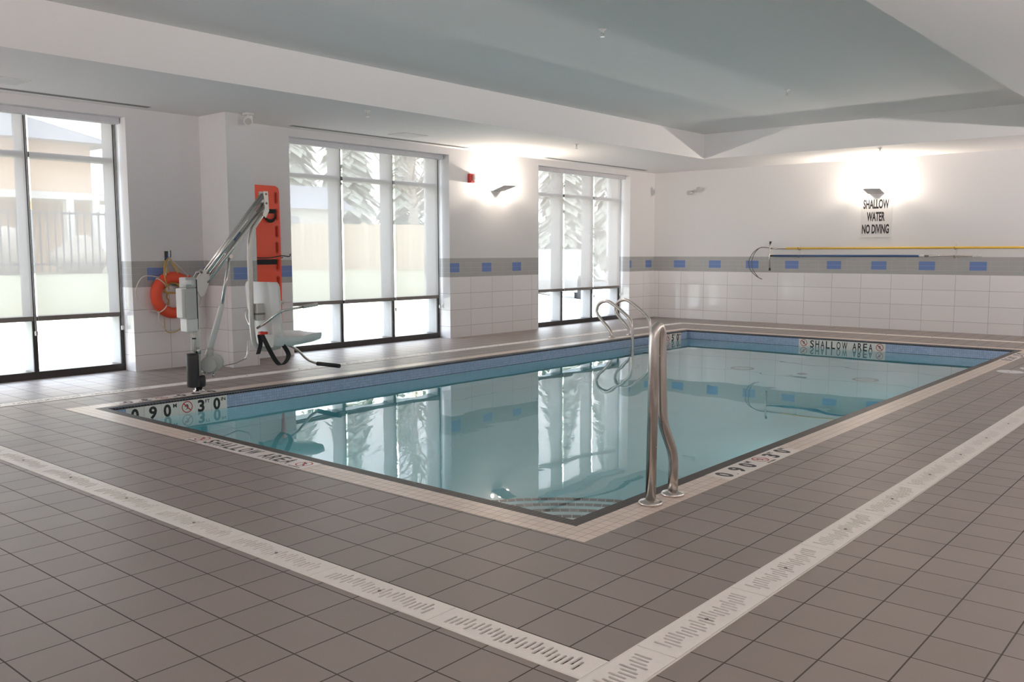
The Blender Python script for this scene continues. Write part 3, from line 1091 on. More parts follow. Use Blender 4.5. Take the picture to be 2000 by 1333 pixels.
def build_added_pool_lights():
    # unseen underwater lamps added in the two near pool walls to brighten the water
    for (x, y, n, lab) in ((BK, 3.2, (1, 0), 'added round underwater fill lamp in the front pool wall'), (3.6, BK, (0, 1), 'added round underwater fill lamp in the right pool wall, nearer the handrail'),
                           (7.0, BK, (0, 1), 'added round underwater fill lamp in the right pool wall, farther from the handrail')):
        rz = math.atan2(n[1], n[0])
        t = thing('added_pool_lamp', lab, 'added pool lamp', (x, y, -0.72), rz)
        M = Matrix.Rotation(math.pi / 2, 4, 'Y')
        b = MB(); b.lathe([(0.10, 0), (0.10, 0.012), (0.085, 0.016), (0.085, 0.004)], n=32, M=M); b.build('bezel', MAT['steel'], t)
        b = MB(); b.lathe([(0.085, 0.004), (0.05, 0.012), (0.0001, 0.014)], n=32, M=M); b.build('lens', MAT['lens'], t)
        l = lamp('added_pool_light', (x + n[0] * 0.03, y + n[1] * 0.03, -0.72), (0.14, 0.14), POOL_FILL_W, (0.97, 0.95, 0.93), (n[0], n[1], 0.05))
        l.data.shape = 'DISK'


build_added_pool_lights()


# ------------------------------------------------------------------ deck drains
def build_drains():
    Wd, U = 0.140, 0.6375
    L = [round_rect(-U / 2 + 0.002, U / 2 - 0.002, -Wd / 2, Wd / 2, 0.002, 1)]
    n = 25
    pit = (U - 0.09) / n
    pat = [0.012, -0.012, 0.004, 0.010, 0.014, -0.002, -0.010, 0.006, -0.014, -0.006]
    for k in range(n):
        cx = -U / 2 + 0.045 + pit * (k + 0.5)
        L.append(slot_loop(cx, pat[k % len(pat)], 0.0112, 0.066, 2))
    me = curve_plate(L, 0.006)
    me.name = 'drain_grate'
    me.materials.append(MAT['grate'])
    bm = bmesh.new(); bm.from_mesh(me)
    # centre screw
    r = bmesh.ops.create_cone(bm, cap_ends=True, segments=12, radius1=0.0065, radius2=0.0065, depth=0.003)
    for v in r['verts']: v.co.z += 0.0040
    fs = {f for v in r['verts'] for f in v.link_faces}
    for f in fs: f.material_index = 1
    bm.to_mesh(me); bm.free()
    me.materials.append(MAT['hembar'])
    runs = [
        ('front', 'white slotted drain grate section in the long run in front of the pool', 'drain grates in front of the pool',
         [((DR['fx0'] + DR['fx1']) / 2, -0.236 - U / 2 + i * U) for i in range(10)], math.pi / 2),
        ('right', 'white slotted drain grate section in the run along the right side deck', 'drain grates along the right side of the pool',
         [(-1.19 + i * U, (DR['ry0'] + DR['ry1']) / 2) for i in range(19)], 0),
        ('left', 'white slotted drain grate section in the run under the windows', 'drain grates between pool and windows',
         [(DR['fx1'] + U / 2 + i * U, (DR['ly0'] + DR['ly1']) / 2) for i in range(18)], 0),
        ('far', 'white slotted drain grate section in the run below the far wall', 'drain grates at the far end of the pool',
         [((DR['bx0'] + DR['bx1']) / 2, DR['ry1'] + U / 2 + i * U) for i in range(10)], math.pi / 2)]
    for key, lab, grp, pts, rz in runs:
        for (x, y) in pts:
            o = bpy.data.objects.new('drain_grate', me)
            C.objects.link(o)
            o.location = (x, y, 0.001)
            o.rotation_euler = (0, 0, rz)
            tag(o, lab, 'drain grate', grp)
    # the frames the grates sit in
    for (x0, x1, y0, y1, lab) in ((DR['fx0'], DR['fx1'], DR['ry1'], DR['ly0'], 'white frame holding the drain grates in front of the pool'),
                                  (RX0, DR['bx1'], DR['ry0'], DR['ry1'], 'white frame holding the drain grates on the right side deck'),
                                  (DR['fx1'], DR['bx1'], DR['ly0'], DR['ly1'], 'white frame holding the drain grates under the windows'),
                                  (DR['bx0'], DR['bx1'], DR['ry1'], DR['ly0'], 'white frame holding the drain grates below the far wall')):
        b = MB()
        g = 0.0058
        if x1 - x0 > y1 - y0:
            b.box(x0, x1, y0, y0 + g - 0.0015, -0.04, 0.003); b.box(x0, x1, y1 - g + 0.0015, y1, -0.04, 0.003)
        else:
            b.box(x0, x0 + g - 0.0015, y0, y1, -0.04, 0.003); b.box(x1 - g + 0.0015, x1, y0, y1, -0.04, 0.003)
        tag(b.build('trench_drain', MAT['grate']), lab, 'trench drain')


build_drains()


# ------------------------------------------------------------------ depth and warning markers
def no_diving(cx, cy, r, depth):
    """ring, slash and small diver; local xy"""
    parts = []
    def ring(r0, r1, n=28):
        V, F = [], []
        for k in range(n):
            a = 2 * math.pi * k / n
            for rr in (r0, r1): V.append((cx + rr * math.cos(a), cy + rr * math.sin(a), depth))
        for k in range(n):
            j = (k + 1) % n
            F.append((2 * k, 2 * k + 1, 2 * j + 1, 2 * j))
        return V, F
    parts.append(ring(r * 0.84, r))
    s = r * 0.70; w = r * 0.07
    parts.append(([(cx - s - w, cy + s - w, depth * 1.1), (cx - s + w, cy + s + w, depth * 1.1), (cx + s + w, cy - s + w, depth * 1.1), (cx + s - w, cy - s - w, depth * 1.1)], [(0, 1, 2, 3)]))
    return merge(parts)


def diver(cx, cy, r, d):
    q = lambda pts: ([(cx + x * r, cy + y * r, d) for x, y in pts], [tuple(range(len(pts)))])
    body = q([(-0.10, 0.45), (0.10, 0.50), (0.30, 0.05), (0.12, -0.05)])
    arm = q([(0.10, -0.02), (0.25, 0.02), (-0.15, -0.50), (-0.28, -0.45)])
    leg = q([(-0.15, 0.50), (0.08, 0.42), (-0.40, 0.02), (-0.52, 0.10)])
    hd = q([(0.06 + 0.13 * math.cos(a), -0.22 + 0.13 * math.sin(a)) for a in [k * math.pi / 5 for k in range(10)]])
    return merge([body, arm, leg, hd])


def marker(name, label, ntile, tile, M, cells, group=None):
    """row of tiles; cells = list of (kind, x, text, sup). Local x reading, y up, z out."""
    loc = M.to_translation()
    t = thing(name, label, 'depth marker' if 'depth' in name else 'warning marker', loc, group=group)
    ML = Matrix.Translation(-loc) @ M
    b = MB()
    for i in range(ntile):
        b.box(i * tile + 0.001, (i + 1) * tile - 0.001, 0.001, tile - 0.001, -0.004, 0.0012)
    b.build('tile_strip', MAT['tile_w'], t, M=ML)
    txt, rings, dv = [], [], []
    for c in cells:
        if c[0] == 'T':
            _, xa, xb, ya, yb, s = c[:6]
            txt.append(text_pts(s, xa * tile, xb * tile, ya * tile, yb * tile, 0.0006, c[6] if len(c) > 6 else 0.02))
        elif c[0] == 'N':
            rings.append(no_diving(c[1] * tile, 0.56 * tile, 0.33 * tile, 0.0020))
            dv.append(diver(c[1] * tile, 0.56 * tile, 0.30 * tile, 0.0018))
            txt.append(text_pts('NO DIVING', (c[1] - 0.34) * tile, (c[1] + 0.34) * tile, 0.06 * tile, 0.15 * tile, 0.0006, 0.0))
    Z = ML @ Matrix.Translation((0, 0, 0.0016))
    if txt: raw('lettering', merge(txt), MAT['ink'], t, Z)
    if rings:
        raw('no_diving_ring', merge(rings), MAT['ink_r'], t, ML)
        raw('diver_symbol', merge(dv), MAT['ink'], t, ML)
    return t


def frame_matrix(o, ex, ey):
    ex, ey = Vector(ex), Vector(ey)
    ez = ex.cross(ey)
    m = Matrix.Identity(4)
    for i in range(3): m[i][0], m[i][1], m[i][2], m[i][3] = ex[i], ey[i], ez[i], o[i]
    return m


def depth_cells(m1, m2, ft, inch='0'):
    return [('T', 0.27, 0.70, 0.16, 0.86, m1, 0.035), ('T', 0.86, 0.93, 0.16, 0.23, '.', 0.02), ('T', 1.27, 1.72, 0.16, 0.86, m2[0], 0.035),
            ('T', 2.10, 2.54, 0.16, 0.86, m2[1], 0.035), ('T', 2.66, 2.88, 0.62, 0.84, 'M', 0.03), ('N', 3.5),
            ('T', 4.15, 4.56, 0.16, 0.86, ft, 0.035), ('T', 4.62, 4.90, 0.64, 0.84, 'FT', 0.02),
            ('T', 5.12, 5.56, 0.16, 0.86, inch, 0.035), ('T', 5.62, 5.90, 0.64, 0.84, 'IN', 0.02)]


def shallow_cells():
    c = [('N', 0.5)]
    for i, ch in enumerate('SHALLOW'):
        x = 1.12 + i * 0.5
        c.append(('T', x, x + (0.36 if ch != 'W' else 0.48), 0.16, 0.84, ch, 0.012))
    for i, ch in enumerate('AREA'):
        x = 5.08 + i * 0.48
        c.append(('T', x, x + 0.36, 0.16, 0.84, ch, 0.012))
    c.append(('N', 7.5))
    return c


TL = 0.1525
yw = PY - BK
# on pool walls
marker('depth_marker', 'white tiled depth marker 0.90 M 3 FT on the pool wall below the lift', 6, TL,
       frame_matrix((0.215, yw - 0.0005, -0.163), (1, 0, 0), (0, 0, 1)), depth_cells('0', '90', '3'))
marker('depth_marker', 'white tiled depth marker 1.50 M 5 FT on the pool wall past the ladder', 6, TL,
       frame_matrix((8.18, yw - 0.0005, -0.163), (1, 0, 0), (0, 0, 1)), depth_cells('1', '50', '5'))
marker('warning_marker', 'white tiled SHALLOW AREA marker on the far pool wall', 8, TL,
       frame_matrix((PX - BK - 0.0005, 2.855, -0.163), (0, -1, 0), (0, 0, 1)), shallow_cells())
# on the deck
marker('warning_marker', 'white tiled SHALLOW AREA marker set in the front deck edge', 8, 0.158,
       frame_matrix((-0.159, 3.10, 0.001), (0, -1, 0), (1, 0, 0)), shallow_cells())
marker('depth_marker', 'white tiled 0.90 M depth marker in the right deck edge beside the handrail', 6, 0.1565,
       frame_matrix((1.20, -0.158, 0.001), (1, 0, 0), (0, 1, 0)), depth_cells('0', '90', '3'))
marker('depth_marker', 'white tiled 1.50 M depth marker in the right deck edge, far corner', 6, 0.1565,
       frame_matrix((8.05, -0.158, 0.001), (1, 0, 0), (0, 1, 0)), depth_cells('1', '50', '5'))
marker('depth_marker', 'white tiled 0.90 M depth marker in the deck edge below the lift', 6, 0.1565,
       frame_matrix((1.15, PY + 0.158, 0.001), (-1, 0, 0), (0, -1, 0)), depth_cells('0', '90', '3'))


# ------------------------------------------------------------------ handrail on the deck
def build_handrail():
    x1, x2, y = 0.522, 0.735, -0.068
    t = thing('handrail', 'brushed steel figure-four grab rail bolted to the pool edge', 'handrail', (x1, y, 0))
    T = Matrix.Translation((-x1, -y, 0))
    top = 0.872
    r = 0.0255
    ax, bx = x1 + 0.012, x1 + 0.082
    P = [(x1, y, 0.0), (ax, y, 0.74)]
    cx, cr = (ax + bx) / 2, (bx - ax) / 2
    for k in range(1, 10):
        a = math.pi - math.pi * k / 10
        P.append((cx + cr * math.cos(a), y, top - 0.075 + 0.0 + (0.072) * math.sin(a)))
    P += [(bx, y, 0.70)]
    tail = fillet([(bx, y, 0.70), (x1 + 0.100, y, 0.395), (x2, y, 0.215), (x2, y, 0.0)], 0.06, 6)
    P += tail[1:]
    b = MB(); b.tube(P, r, 24); b.build('rail', MAT['steel'], t, M=T)
    for x in (x1, x2):
        b = MB(); b.lathe([(0.056, 0), (0.060, 0.003), (0.060, 0.010), (0.054, 0.017), (0.036, 0.020), (0.030, 0.024), (0.0256, 0.024)], (x, y, 0.0), 36)
        b.build('flange', MAT['steel'], t, M=T)


build_handrail()


# ------------------------------------------------------------------ ladder
def build_ladder():
    t = thing('pool_ladder', 'stainless steel pool ladder with two looped rails on the window side', 'pool ladder', (7.76, 4.90, 0))
    T = Matrix.Translation((-7.76, -4.90, 0))
    yz = [(4.895, 0.0), (4.905, 0.07), (4.96, 0.143), (5.09, 0.262), (5.155, 0.35), (5.15, 0.434), (5.096, 0.496), (5.006, 0.524), (4.930, 0.512), (4.828, 0.455), (4.70, 0.37), (4.605, 0.295), (4.562, 0.224), (4.545, 0.10), (4.543, -0.18), (4.543, -1.05)]
    for x in (7.52, 8.00):
        b = MB(); b.tube(bez([(x, a, z) for a, z in yz], 6), 0.0235, 16); b.build('rail', MAT['steel'], t, M=T)
        b = MB(); b.lathe([(0.05, 0), (0.052, 0.006), (0.045, 0.013), (0.024, 0.016), (0.022, 0.016)], (x, 4.895, 0), 28); b.build('flange', MAT['steel'], t, M=T)
        b = MB(); b.tube([(x, 4.543, -1.02), (x, 4.655, -1.02)], 0.03, 14); b.build('bumper', MAT['black'], t, M=T)
    for z in (-0.175, -0.47, -0.77):
        b = MB(); b.box(7.52, 8.00, 4.535, 4.605, z - 0.025, z + 0.035, 0, 0.006); b.build('step', MAT['white'], t, M=T)


build_ladder()


# ------------------------------------------------------------------ pool lift
def build_lift():
    y = 4.9
    t = thing('pool_lift', 'white and steel pool lift with sling seat standing at the pool edge', 'pool lift', (0.99, y, 0))
    T = Matrix.Translation((-0.99, -y, 0))
    def B(name, b, mat, par=t, sm=None): return b.build(name, MAT[mat] if isinstance(mat, str) else mat, par, sm, M=T)
    # anchor socket and mast
    B('anchor_socket', MB().lathe([(0.048, 0), (0.048, 0.012), (0.033, 0.016), (0.033, 0.05)], (1.0, y, 0), 28), 'chrome')
    B('mast', MB().cyl(1.0, y, 0.04, 0.96, 0.026, 24), 'alu')
    B('mast_sleeve', MB().lathe([(0.046, 0.045), (0.052, 0.06), (0.052, 0.125), (0.046, 0.14), (0.028, 0.145)], (1.012, y, 0), 28), 'black')
    B('mast_collar', MB().cyl(1.0, y, 0.34, 0.40, 0.031, 24), 'chrome')
    B('counter_pole', MB().cyl(0.955, y - 0.03, 0.33, 0.62, 0.009, 12), 'alu')
    B('lock_knob', MB().cyl(0.955, y - 0.03, 0.475, 0.487, 0.017, 12), 'black')
    B('cable', MB().tube(bez([(0.915, y - 0.04, 0.60), (0.925, y - 0.04, 0.5), (0.92, y - 0.04, 0.36)], 6), 0.004, 8), 'white')
    # black foot canister
    cv = MB().lathe([(0.030, 0.048), (0.050, 0.055), (0.053, 0.07), (0.053, 0.335), (0.050, 0.348), (0.0001, 0.350)], (0.932, y - 0.03, 0), 32)
    B('foot_canister', cv, 'black')
    # battery and control box
    bb = MB(); bb.box(0.862, 0.965, y - 0.085, y + 0.04, 0.655, 0.93, 0, 0.010); box = B('battery_box', bb, 'lightgrey')
    bb = MB(); bb.box(0.832, 0.866, y - 0.07, y + 0.03, 0.668, 0.925, 0, 0.008); B('battery_pack', bb, 'white', box)
    bb = MB(); bb.box(0.868, 0.975, y - 0.075, y + 0.035, 0.545, 0.66, 0, 0.008); B('control_unit', bb, 'white', box)
    bb = MB(); bb.box(0.868, 0.968, y - 0.08, y + 0.035, 0.93, 1.02, 0, 0.012); B('box_head', bb, 'lightgrey', box)
    B('box_handle', MB().tube([(0.862, y - 0.05, 0.975), (0.905, y - 0.13, 0.975)], 0.022, 18), 'white', box)
    B('stop_button', MB().cyl(0.935, y - 0.02, 1.02, 1.035, 0.012, 16), 'red', box)
    bb = MB(); bb.box(0.965, 0.982, y - 0.07, y + 0.03, 0.56, 1.0, 0, 0.003); B('mounting_plate', bb, 'black', box)
    # shoulder bracket at the top of the mast
    def plate(name, pts, yy, th, mat, par=t):
        me_loops = [pts]
        M = T @ frame_matrix((0, yy, 0), (1, 0, 0), (0, 0, 1))
        return plate_obj(name, me_loops, th, MAT[mat], par, M, 0.0015)
    for yy in (y - 0.034, y + 0.034):
        plate('shoulder_plate', [(0.985, 0.93), (1.03, 0.84), (1.07, 0.86), (1.10, 0.93), (1.125, 0.985), (1.12, 1.06), (1.085, 1.085), (1.04, 1.06), (1.0, 1.01)], yy, 0.006, 'alu')
    for (px, pz) in ((1.105, 1.055), (1.108, 0.975), (1.045, 1.06)):
        B('pivot_bolt', MB().tube([(px, y - 0.046, pz), (px, y + 0.046, pz)], 0.011, 14), 'hembar')
    # parallel arms
    for (a, c, nm) in (((1.105, 1.055), (1.722, 1.765)), ((1.110, 0.975), (1.732, 1.680))) and (((1.105, 1.055), (1.722, 1.765), 'upper_arm'), ((1.110, 0.975), (1.732, 1.680), 'lower_arm')):
        for dy in (-0.024, 0.024):
            B(nm, MB().tube([(a[0], y + dy, a[1]), (c[0], y + dy, c[1])], 0.0165, 16), 'chrome')
    # infill plate between the arms with a blue decal
    d = Vector((0.62, 0, 0.707)).normalized()
    p0 = Vector((1.30, y, 1.24))
    st = MB().strip([p0, p0 + d * 0.50], 0.050, 0.034, Vector((d.z, 0, -d.x)))
    B('arm_web', st, 'motor')
    p1 = p0 + d * 0.14 + Vector((0, -0.0185, 0))
    B('arm_decal', MB().strip([p1, p1 + d * 0.10], 0.022, 0.002, Vector((d.z, 0, -d.x))), 'blue')
    # end bracket
    for yy in (y - 0.036, y + 0.036):
        plate('end_plate', [(1.705, 1.80), (1.752, 1.80), (1.758, 1.62), (1.722, 1.555), (1.690, 1.585), (1.715, 1.64)], yy, 0.006, 'alu')
    for (px, pz) in ((1.730, 1.775), (1.732, 1.690)):
        B('pivot_bolt', MB().tube([(px, y - 0.048, pz), (px, y + 0.048, pz)], 0.010, 14), 'hembar')
    # hanger tube down to the seat
    hp = fillet([(1.715, y, 1.60), (1.590, y, 1.44), (1.562, y, 1.30), (1.562, y, 0.55), (1.585, y, 0.36), (1.70, y, 0.315), (1.86, y, 0.335)], [0.07, 0.08, 0.10, 0.09, 0.05], 7)
    B('hanger_tube', MB().tube(hp, 0.024, 20), 'alu')
    # actuator
    B('actuator_rod', MB().tube([(1.352, y, 1.195), (1.255, y, 0.74)], 0.013, 16), 'chrome')
    B('rod_eye', MB().tube([(1.355, y - 0.022, 1.20), (1.355, y + 0.022, 1.20)], 0.020, 18), 'chrome')
    plate('rod_lug', [(1.325, 1.285), (1.365, 1.315), (1.375, 1.19), (1.340, 1.18)], y, 0.012, 'alu')
    B('actuator_cylinder', MB().tube([(1.262, y, 0.770), (1.250, y, 0.735), (1.118, y, 0.352)], 0.024, 20, radii=[0.021, 0.024, 0.026]), 'white')
    a0, a1 = Vector((1.128, y, 0.375)), Vector((1.105, y, 0.30))
    B('actuator_neck', MB().tube([a0, a1], 0.034, 22), 'motor')
    mo = MB().tube([(1.075, y - 0.055, 0.235), (1.20, y + 0.05, 0.245)], 0.078, 32, radii=[0.076, 0.080])
    mo.tube([(1.068, y - 0.060, 0.235), (1.075, y - 0.055, 0.235)], 0.07, 32, radii=[0.062, 0.076])
    mo.tube([(1.20, y + 0.05, 0.245), (1.245, y + 0.085, 0.248)], 0.06, 28, radii=[0.070, 0.050])
    B('actuator_motor', mo, 'motor')
    bb = MB(); bb.box(1.055, 1.115, y - 0.04, y + 0.03, 0.145, 0.20, 0, 0.01); B('motor_mount', bb, 'motor')
    B('mount_pin', MB().tube([(1.115, y - 0.05, 0.125), (1.125, y - 0.05, 0.16)], 0.011, 10), 'chrome')
    B('mount_arm', MB().tube([(1.01, y, 0.18), (1.09, y, 0.17)], 0.016, 12), 'alu')
    # seat shell: back and seat
    yc = y + 0.01
    def back(u, v):
        w = 0.255 + 0.012 * v
        yy = yc + (u - 0.5) * 2 * w
        cu = 0.035 * (2 * u - 1) ** 2
        rib = 0.010 * math.exp(-((abs(u - 0.5) - 0.27) / 0.045) ** 2)
        x = 1.690 - 0.035 * v + cu + rib
        z = 0.445 + 0.515 * v
        if v > 0.90: yy = yc + (u - 0.5) * 2 * (w - 0.035 * ((v - 0.90) / 0.10) ** 2)
        return (x, yy, z), (1, 0, 0.05)
    B('backrest', MB().grid(back, 28, 24, 0.022), 'white', sm=60)
    sb = MB()
    rows = []
    NX = 22
    for i in range(NX + 1):
        v = i / NX
        w = 0.245 - 0.045 * max(0, v - 0.80) / 0.2 - 0.05 * max(0, 0.25 - v) / 0.25
        x = 1.675 + 0.545 * v
        zt = 0.475 - 0.050 * math.sin(math.pi * min(1, v * 1.25)) ** 2 * 0.6 - 0.012 * v
        zb = 0.350 + 0.038 * v ** 2
        dish = 0.035 * math.sin(math.pi * v) + 0.012
        ring = []
        for k in range(13):
            q = -1 + 2 * k / 12
            ring.append((x, yc + q * w, zt - dish * (1 - q * q) ** 0.8 if abs(q) < 1 else zt - 0.006))
        ring += [(x, yc + w * 1.0, zt - 0.03), (x, yc + w * 0.93, zb + 0.012), (x, yc + w * 0.82, zb), (x, yc, zb - 0.004), (x, yc - w * 0.82, zb), (x, yc - w * 0.93, zb + 0.012), (x, yc - w * 1.0, zt - 0.03)]
        rows.append([sb.bm.verts.new(p) for p in ring])
    for i in range(NX):
        for k in range(len(rows[0])):
            j = (k + 1) % len(rows[0])
            f = sb.bm.faces.new((rows[i][k], rows[i][j], rows[i + 1][j], rows[i + 1][k])); f.smooth = True
    sb.bm.faces.new(list(reversed(rows[0]))); sb.bm.faces.new(rows[-1])
    B('seat', sb, 'white', sm=55)
    # bracket clamp behind the back
    bb = MB(); bb.box(1.585, 1.665, y - 0.06, y + 0.02, 0.60, 0.76, 0, 0.006); B('back_clamp', bb, 'alu')
    bb = MB(); bb.box(1.58, 1.668, y - 0.064, y + 0.024, 0.655, 0.672, 0, 0.002); B('clamp_band', bb, 'hembar')
    # arm rests
    for s in (-1, 1):
        ye = yc + s * 0.275
        P = fillet([(1.60, yc + s * 0.04, 0.53), (1.63, yc + s * 0.18, 0.60), (1.69, ye, 0.695), (1.98, ye, 0.725)], 0.07, 6)
        ar = B('armrest', MB().tube(P, 0.0115, 14), 'chrome')
        B('grip', MB().tube([(1.95, ye, 0.722), (2.115, ye, 0.738)], 0.017, 16), 'motor', ar)
    # foot rest: bent bar on the far side carrying a black foam roll
    P = fillet([(1.70, 5.02, 0.355), (2.03, 5.02, 0.335), (2.15, 5.02, 0.275), (2.27, 5.02, 0.155), (2.38, 5.02, 0.110), (2.38, 4.90, 0.111)], 0.06, 6)
    fr_ = B('footrest_bar', MB().tube(P, 0.012, 14), 'chrome')
    B('foot_roll', MB().tube([(2.38, 5.00, 0.110), (2.38, 4.655, 0.114)], 0.021, 18), 'foam', fr_)
    B('side_bar', MB().tube(fillet([(1.66, yc + 0.20, 0.40), (1.64, yc + 0.20, 0.25), (1.615, yc + 0.20, 0.22)], 0.03, 5), 0.009, 10), 'chrome')
    # belt
    P = bez([(1.60, 4.82, 0.50), (1.585, 4.73, 0.42), (1.60, 4.69, 0.345), (1.66, 4.68, 0.235), (1.715, 4.68, 0.187), (1.775, 4.68, 0.215), (1.805, 4.68, 0.275), (1.775, 4.69, 0.345), (1.755, 4.72, 0.385)], 6)
    B('seat_belt', MB().strip(P, 0.045, 0.004, (0.55, -0.80, 0.15)), 'webbing')
    B('belt_tail', MB().strip(bez([(1.60, 4.84, 0.47), (1.625, 4.86, 0.38), (1.60, 4.87, 0.285)], 5), 0.040, 0.004, (0.6, -0.75, 0.1)), 'webbing')
    B('belt_buckle', MB().box(1.565, 1.645, 4.765, 4.81, 0.475, 0.500, 0, 0.006), 'red')
    # thin cable on the floor
    B('power_cable', MB().tube(bez([(1.20, y + 0.05, 0.18), (1.33, y + 0.12, 0.19), (1.50, y + 0.2, 0.19), (1.61, yc + 0.20, 0.22)], 6), 0.004, 8), 'hembar')


build_lift()


# ------------------------------------------------------------------ life ring with ropes
def build_ring():
    cx, cy, cz = 1.715, YW - 0.062, 0.785
    R, r = 0.192, 0.058
    t = thing('life_ring', 'orange-red life ring hanging by rope on the wall beside the left window', 'life ring', (cx, cy, cz))
    T = Matrix.Translation((-cx, -cy, -cz))
    pts = [(cx + R * math.cos(2 * math.pi * k / 48), cy, cz + R * math.sin(2 * math.pi * k / 48)) for k in range(49)]
    b = MB(); b.tube(pts, r, 18, cap=False); bmesh.ops.remove_doubles(b.bm, verts=b.bm.verts[:], dist=1e-4)
    b.build('buoy_body', MAT['buoy'], t, M=T)
    for a in (45, 135, 225, 315):
        a = math.radians(a)
        c = Vector((cx + R * math.cos(a), cy, cz + R * math.sin(a))); n = Vector((math.cos(a), 0, math.sin(a)))
        tt = Vector((-math.sin(a), 0, math.cos(a)))
        b = MB(); b.tube([c + (n * math.cos(q) + Vector((0, 1, 0)) * math.sin(q)) * (r + 0.003) for q in [2 * math.pi * k / 20 for k in range(21)]], 0.006, 8)
        b.build('rope_clip', MAT['rope_w'], t, M=T)
    # grab line hanging slack
    b = MB()
    Q = lambda a, rr: (cx + rr * math.cos(math.radians(a)), cy - 0.03, cz + rr * math.sin(math.radians(a)))
    b.tube(bez([Q(130, 0.25), Q(150, 0.40), Q(178, 0.43), Q(205, 0.33), Q(222, 0.25)], 8), 0.006, 8)
    b.tube(bez([Q(222, 0.25), Q(238, 0.34), Q(262, 0.39), Q(292, 0.33), Q(318, 0.25)], 8), 0.006, 8)
    b.tube(bez([Q(42, 0.25), Q(25, 0.30), Q(0, 0.31), Q(-25, 0.30), Q(-42, 0.25)], 8), 0.006, 8)
    b.build('grab_line', MAT['rope_w'], t, M=T)
    # hook
    hk = thing('rope_hook', 'small double hook on the wall above the life ring', 'hook', (1.685, YW, 1.20))
    b = MB(); b.box(-0.02, 0.02, -0.006, 0, -0.05, 0.05, 0, 0.002); b.build('plate', MAT['bronze'], hk)
    for dx in (-0.016, 0.018):
        b = MB(); b.tube(bez([(dx, -0.004, -0.02), (dx, -0.045, -0.025), (dx, -0.06, 0.0), (dx, -0.062, 0.04 + dx)], 5), 0.005, 8); b.build('hook_arm', MAT['blue'], hk)
    # throw line: yellow, over the hook, down and coiled through the ring
    b = MB()
    H = Vector((1.685, YW - 0.055, 1.19))
    for (x, z) in ((1.585, 1.00), (1.60, 0.98), (1.63, 1.02), (1.745, 1.01), (1.76, 1.03)):
        b.tube(bez([H, (H.x + (x - H.x) * 0.55, H.y - 0.005, 1.12), (x, YW - 0.125, z)], 6), 0.0055, 8)
    b.tube(bez([(1.585, YW - 0.13, 1.00), (1.60, YW - 0.13, 0.93), (1.65, YW - 0.10, 0.85)], 6), 0.006, 8)
    rr = random.Random(5)
    for k in range(9):
        q = []
        for j in range(15):
            a = 2 * math.pi * j / 14
            q.append((1.715 + (0.085 + 0.02 * rr.random()) * math.cos(a), YW - 0.03 - 0.01 * rr.random() - 0.004 * k, 0.865 + (0.045 + 0.02 * rr.random()) * math.sin(a) - 0.02 * abs(math.cos(a))))
        b.tube(bez(q, 3), 0.005, 6)
    b.tube(bez([(1.66, YW - 0.05, 0.82), (1.645, YW - 0.05, 0.76), (1.665, YW - 0.05, 0.73), (1.655, YW - 0.05, 0.68)], 5), 0.009, 8)
    b.tube(bez([(1.57, YW - 0.12, 0.55), (1.60, YW - 0.08, 0.42), (1.68, YW - 0.07, 0.385), (1.78, YW - 0.08, 0.43), (1.83, YW - 0.10, 0.56)], 6), 0.0045, 8)
    tag(b.build('throw_line', MAT['rope_y']), 'tangled yellow throw rope looped through the life ring', 'rope')
    b = MB()
    b.tube(bez([H, (1.79, YW - 0.06, 1.085), (1.90, YW - 0.10, 0.965)], 5), 0.006, 8)
    b.tube(bez([H, (1.655, YW - 0.06, 1.10), (1.60, YW - 0.13, 0.995)], 5), 0.006, 8)
    tag(b.build('hanging_rope', MAT['rope_w']), 'white rope slung over the hook holding up the life ring', 'rope')


build_ring()


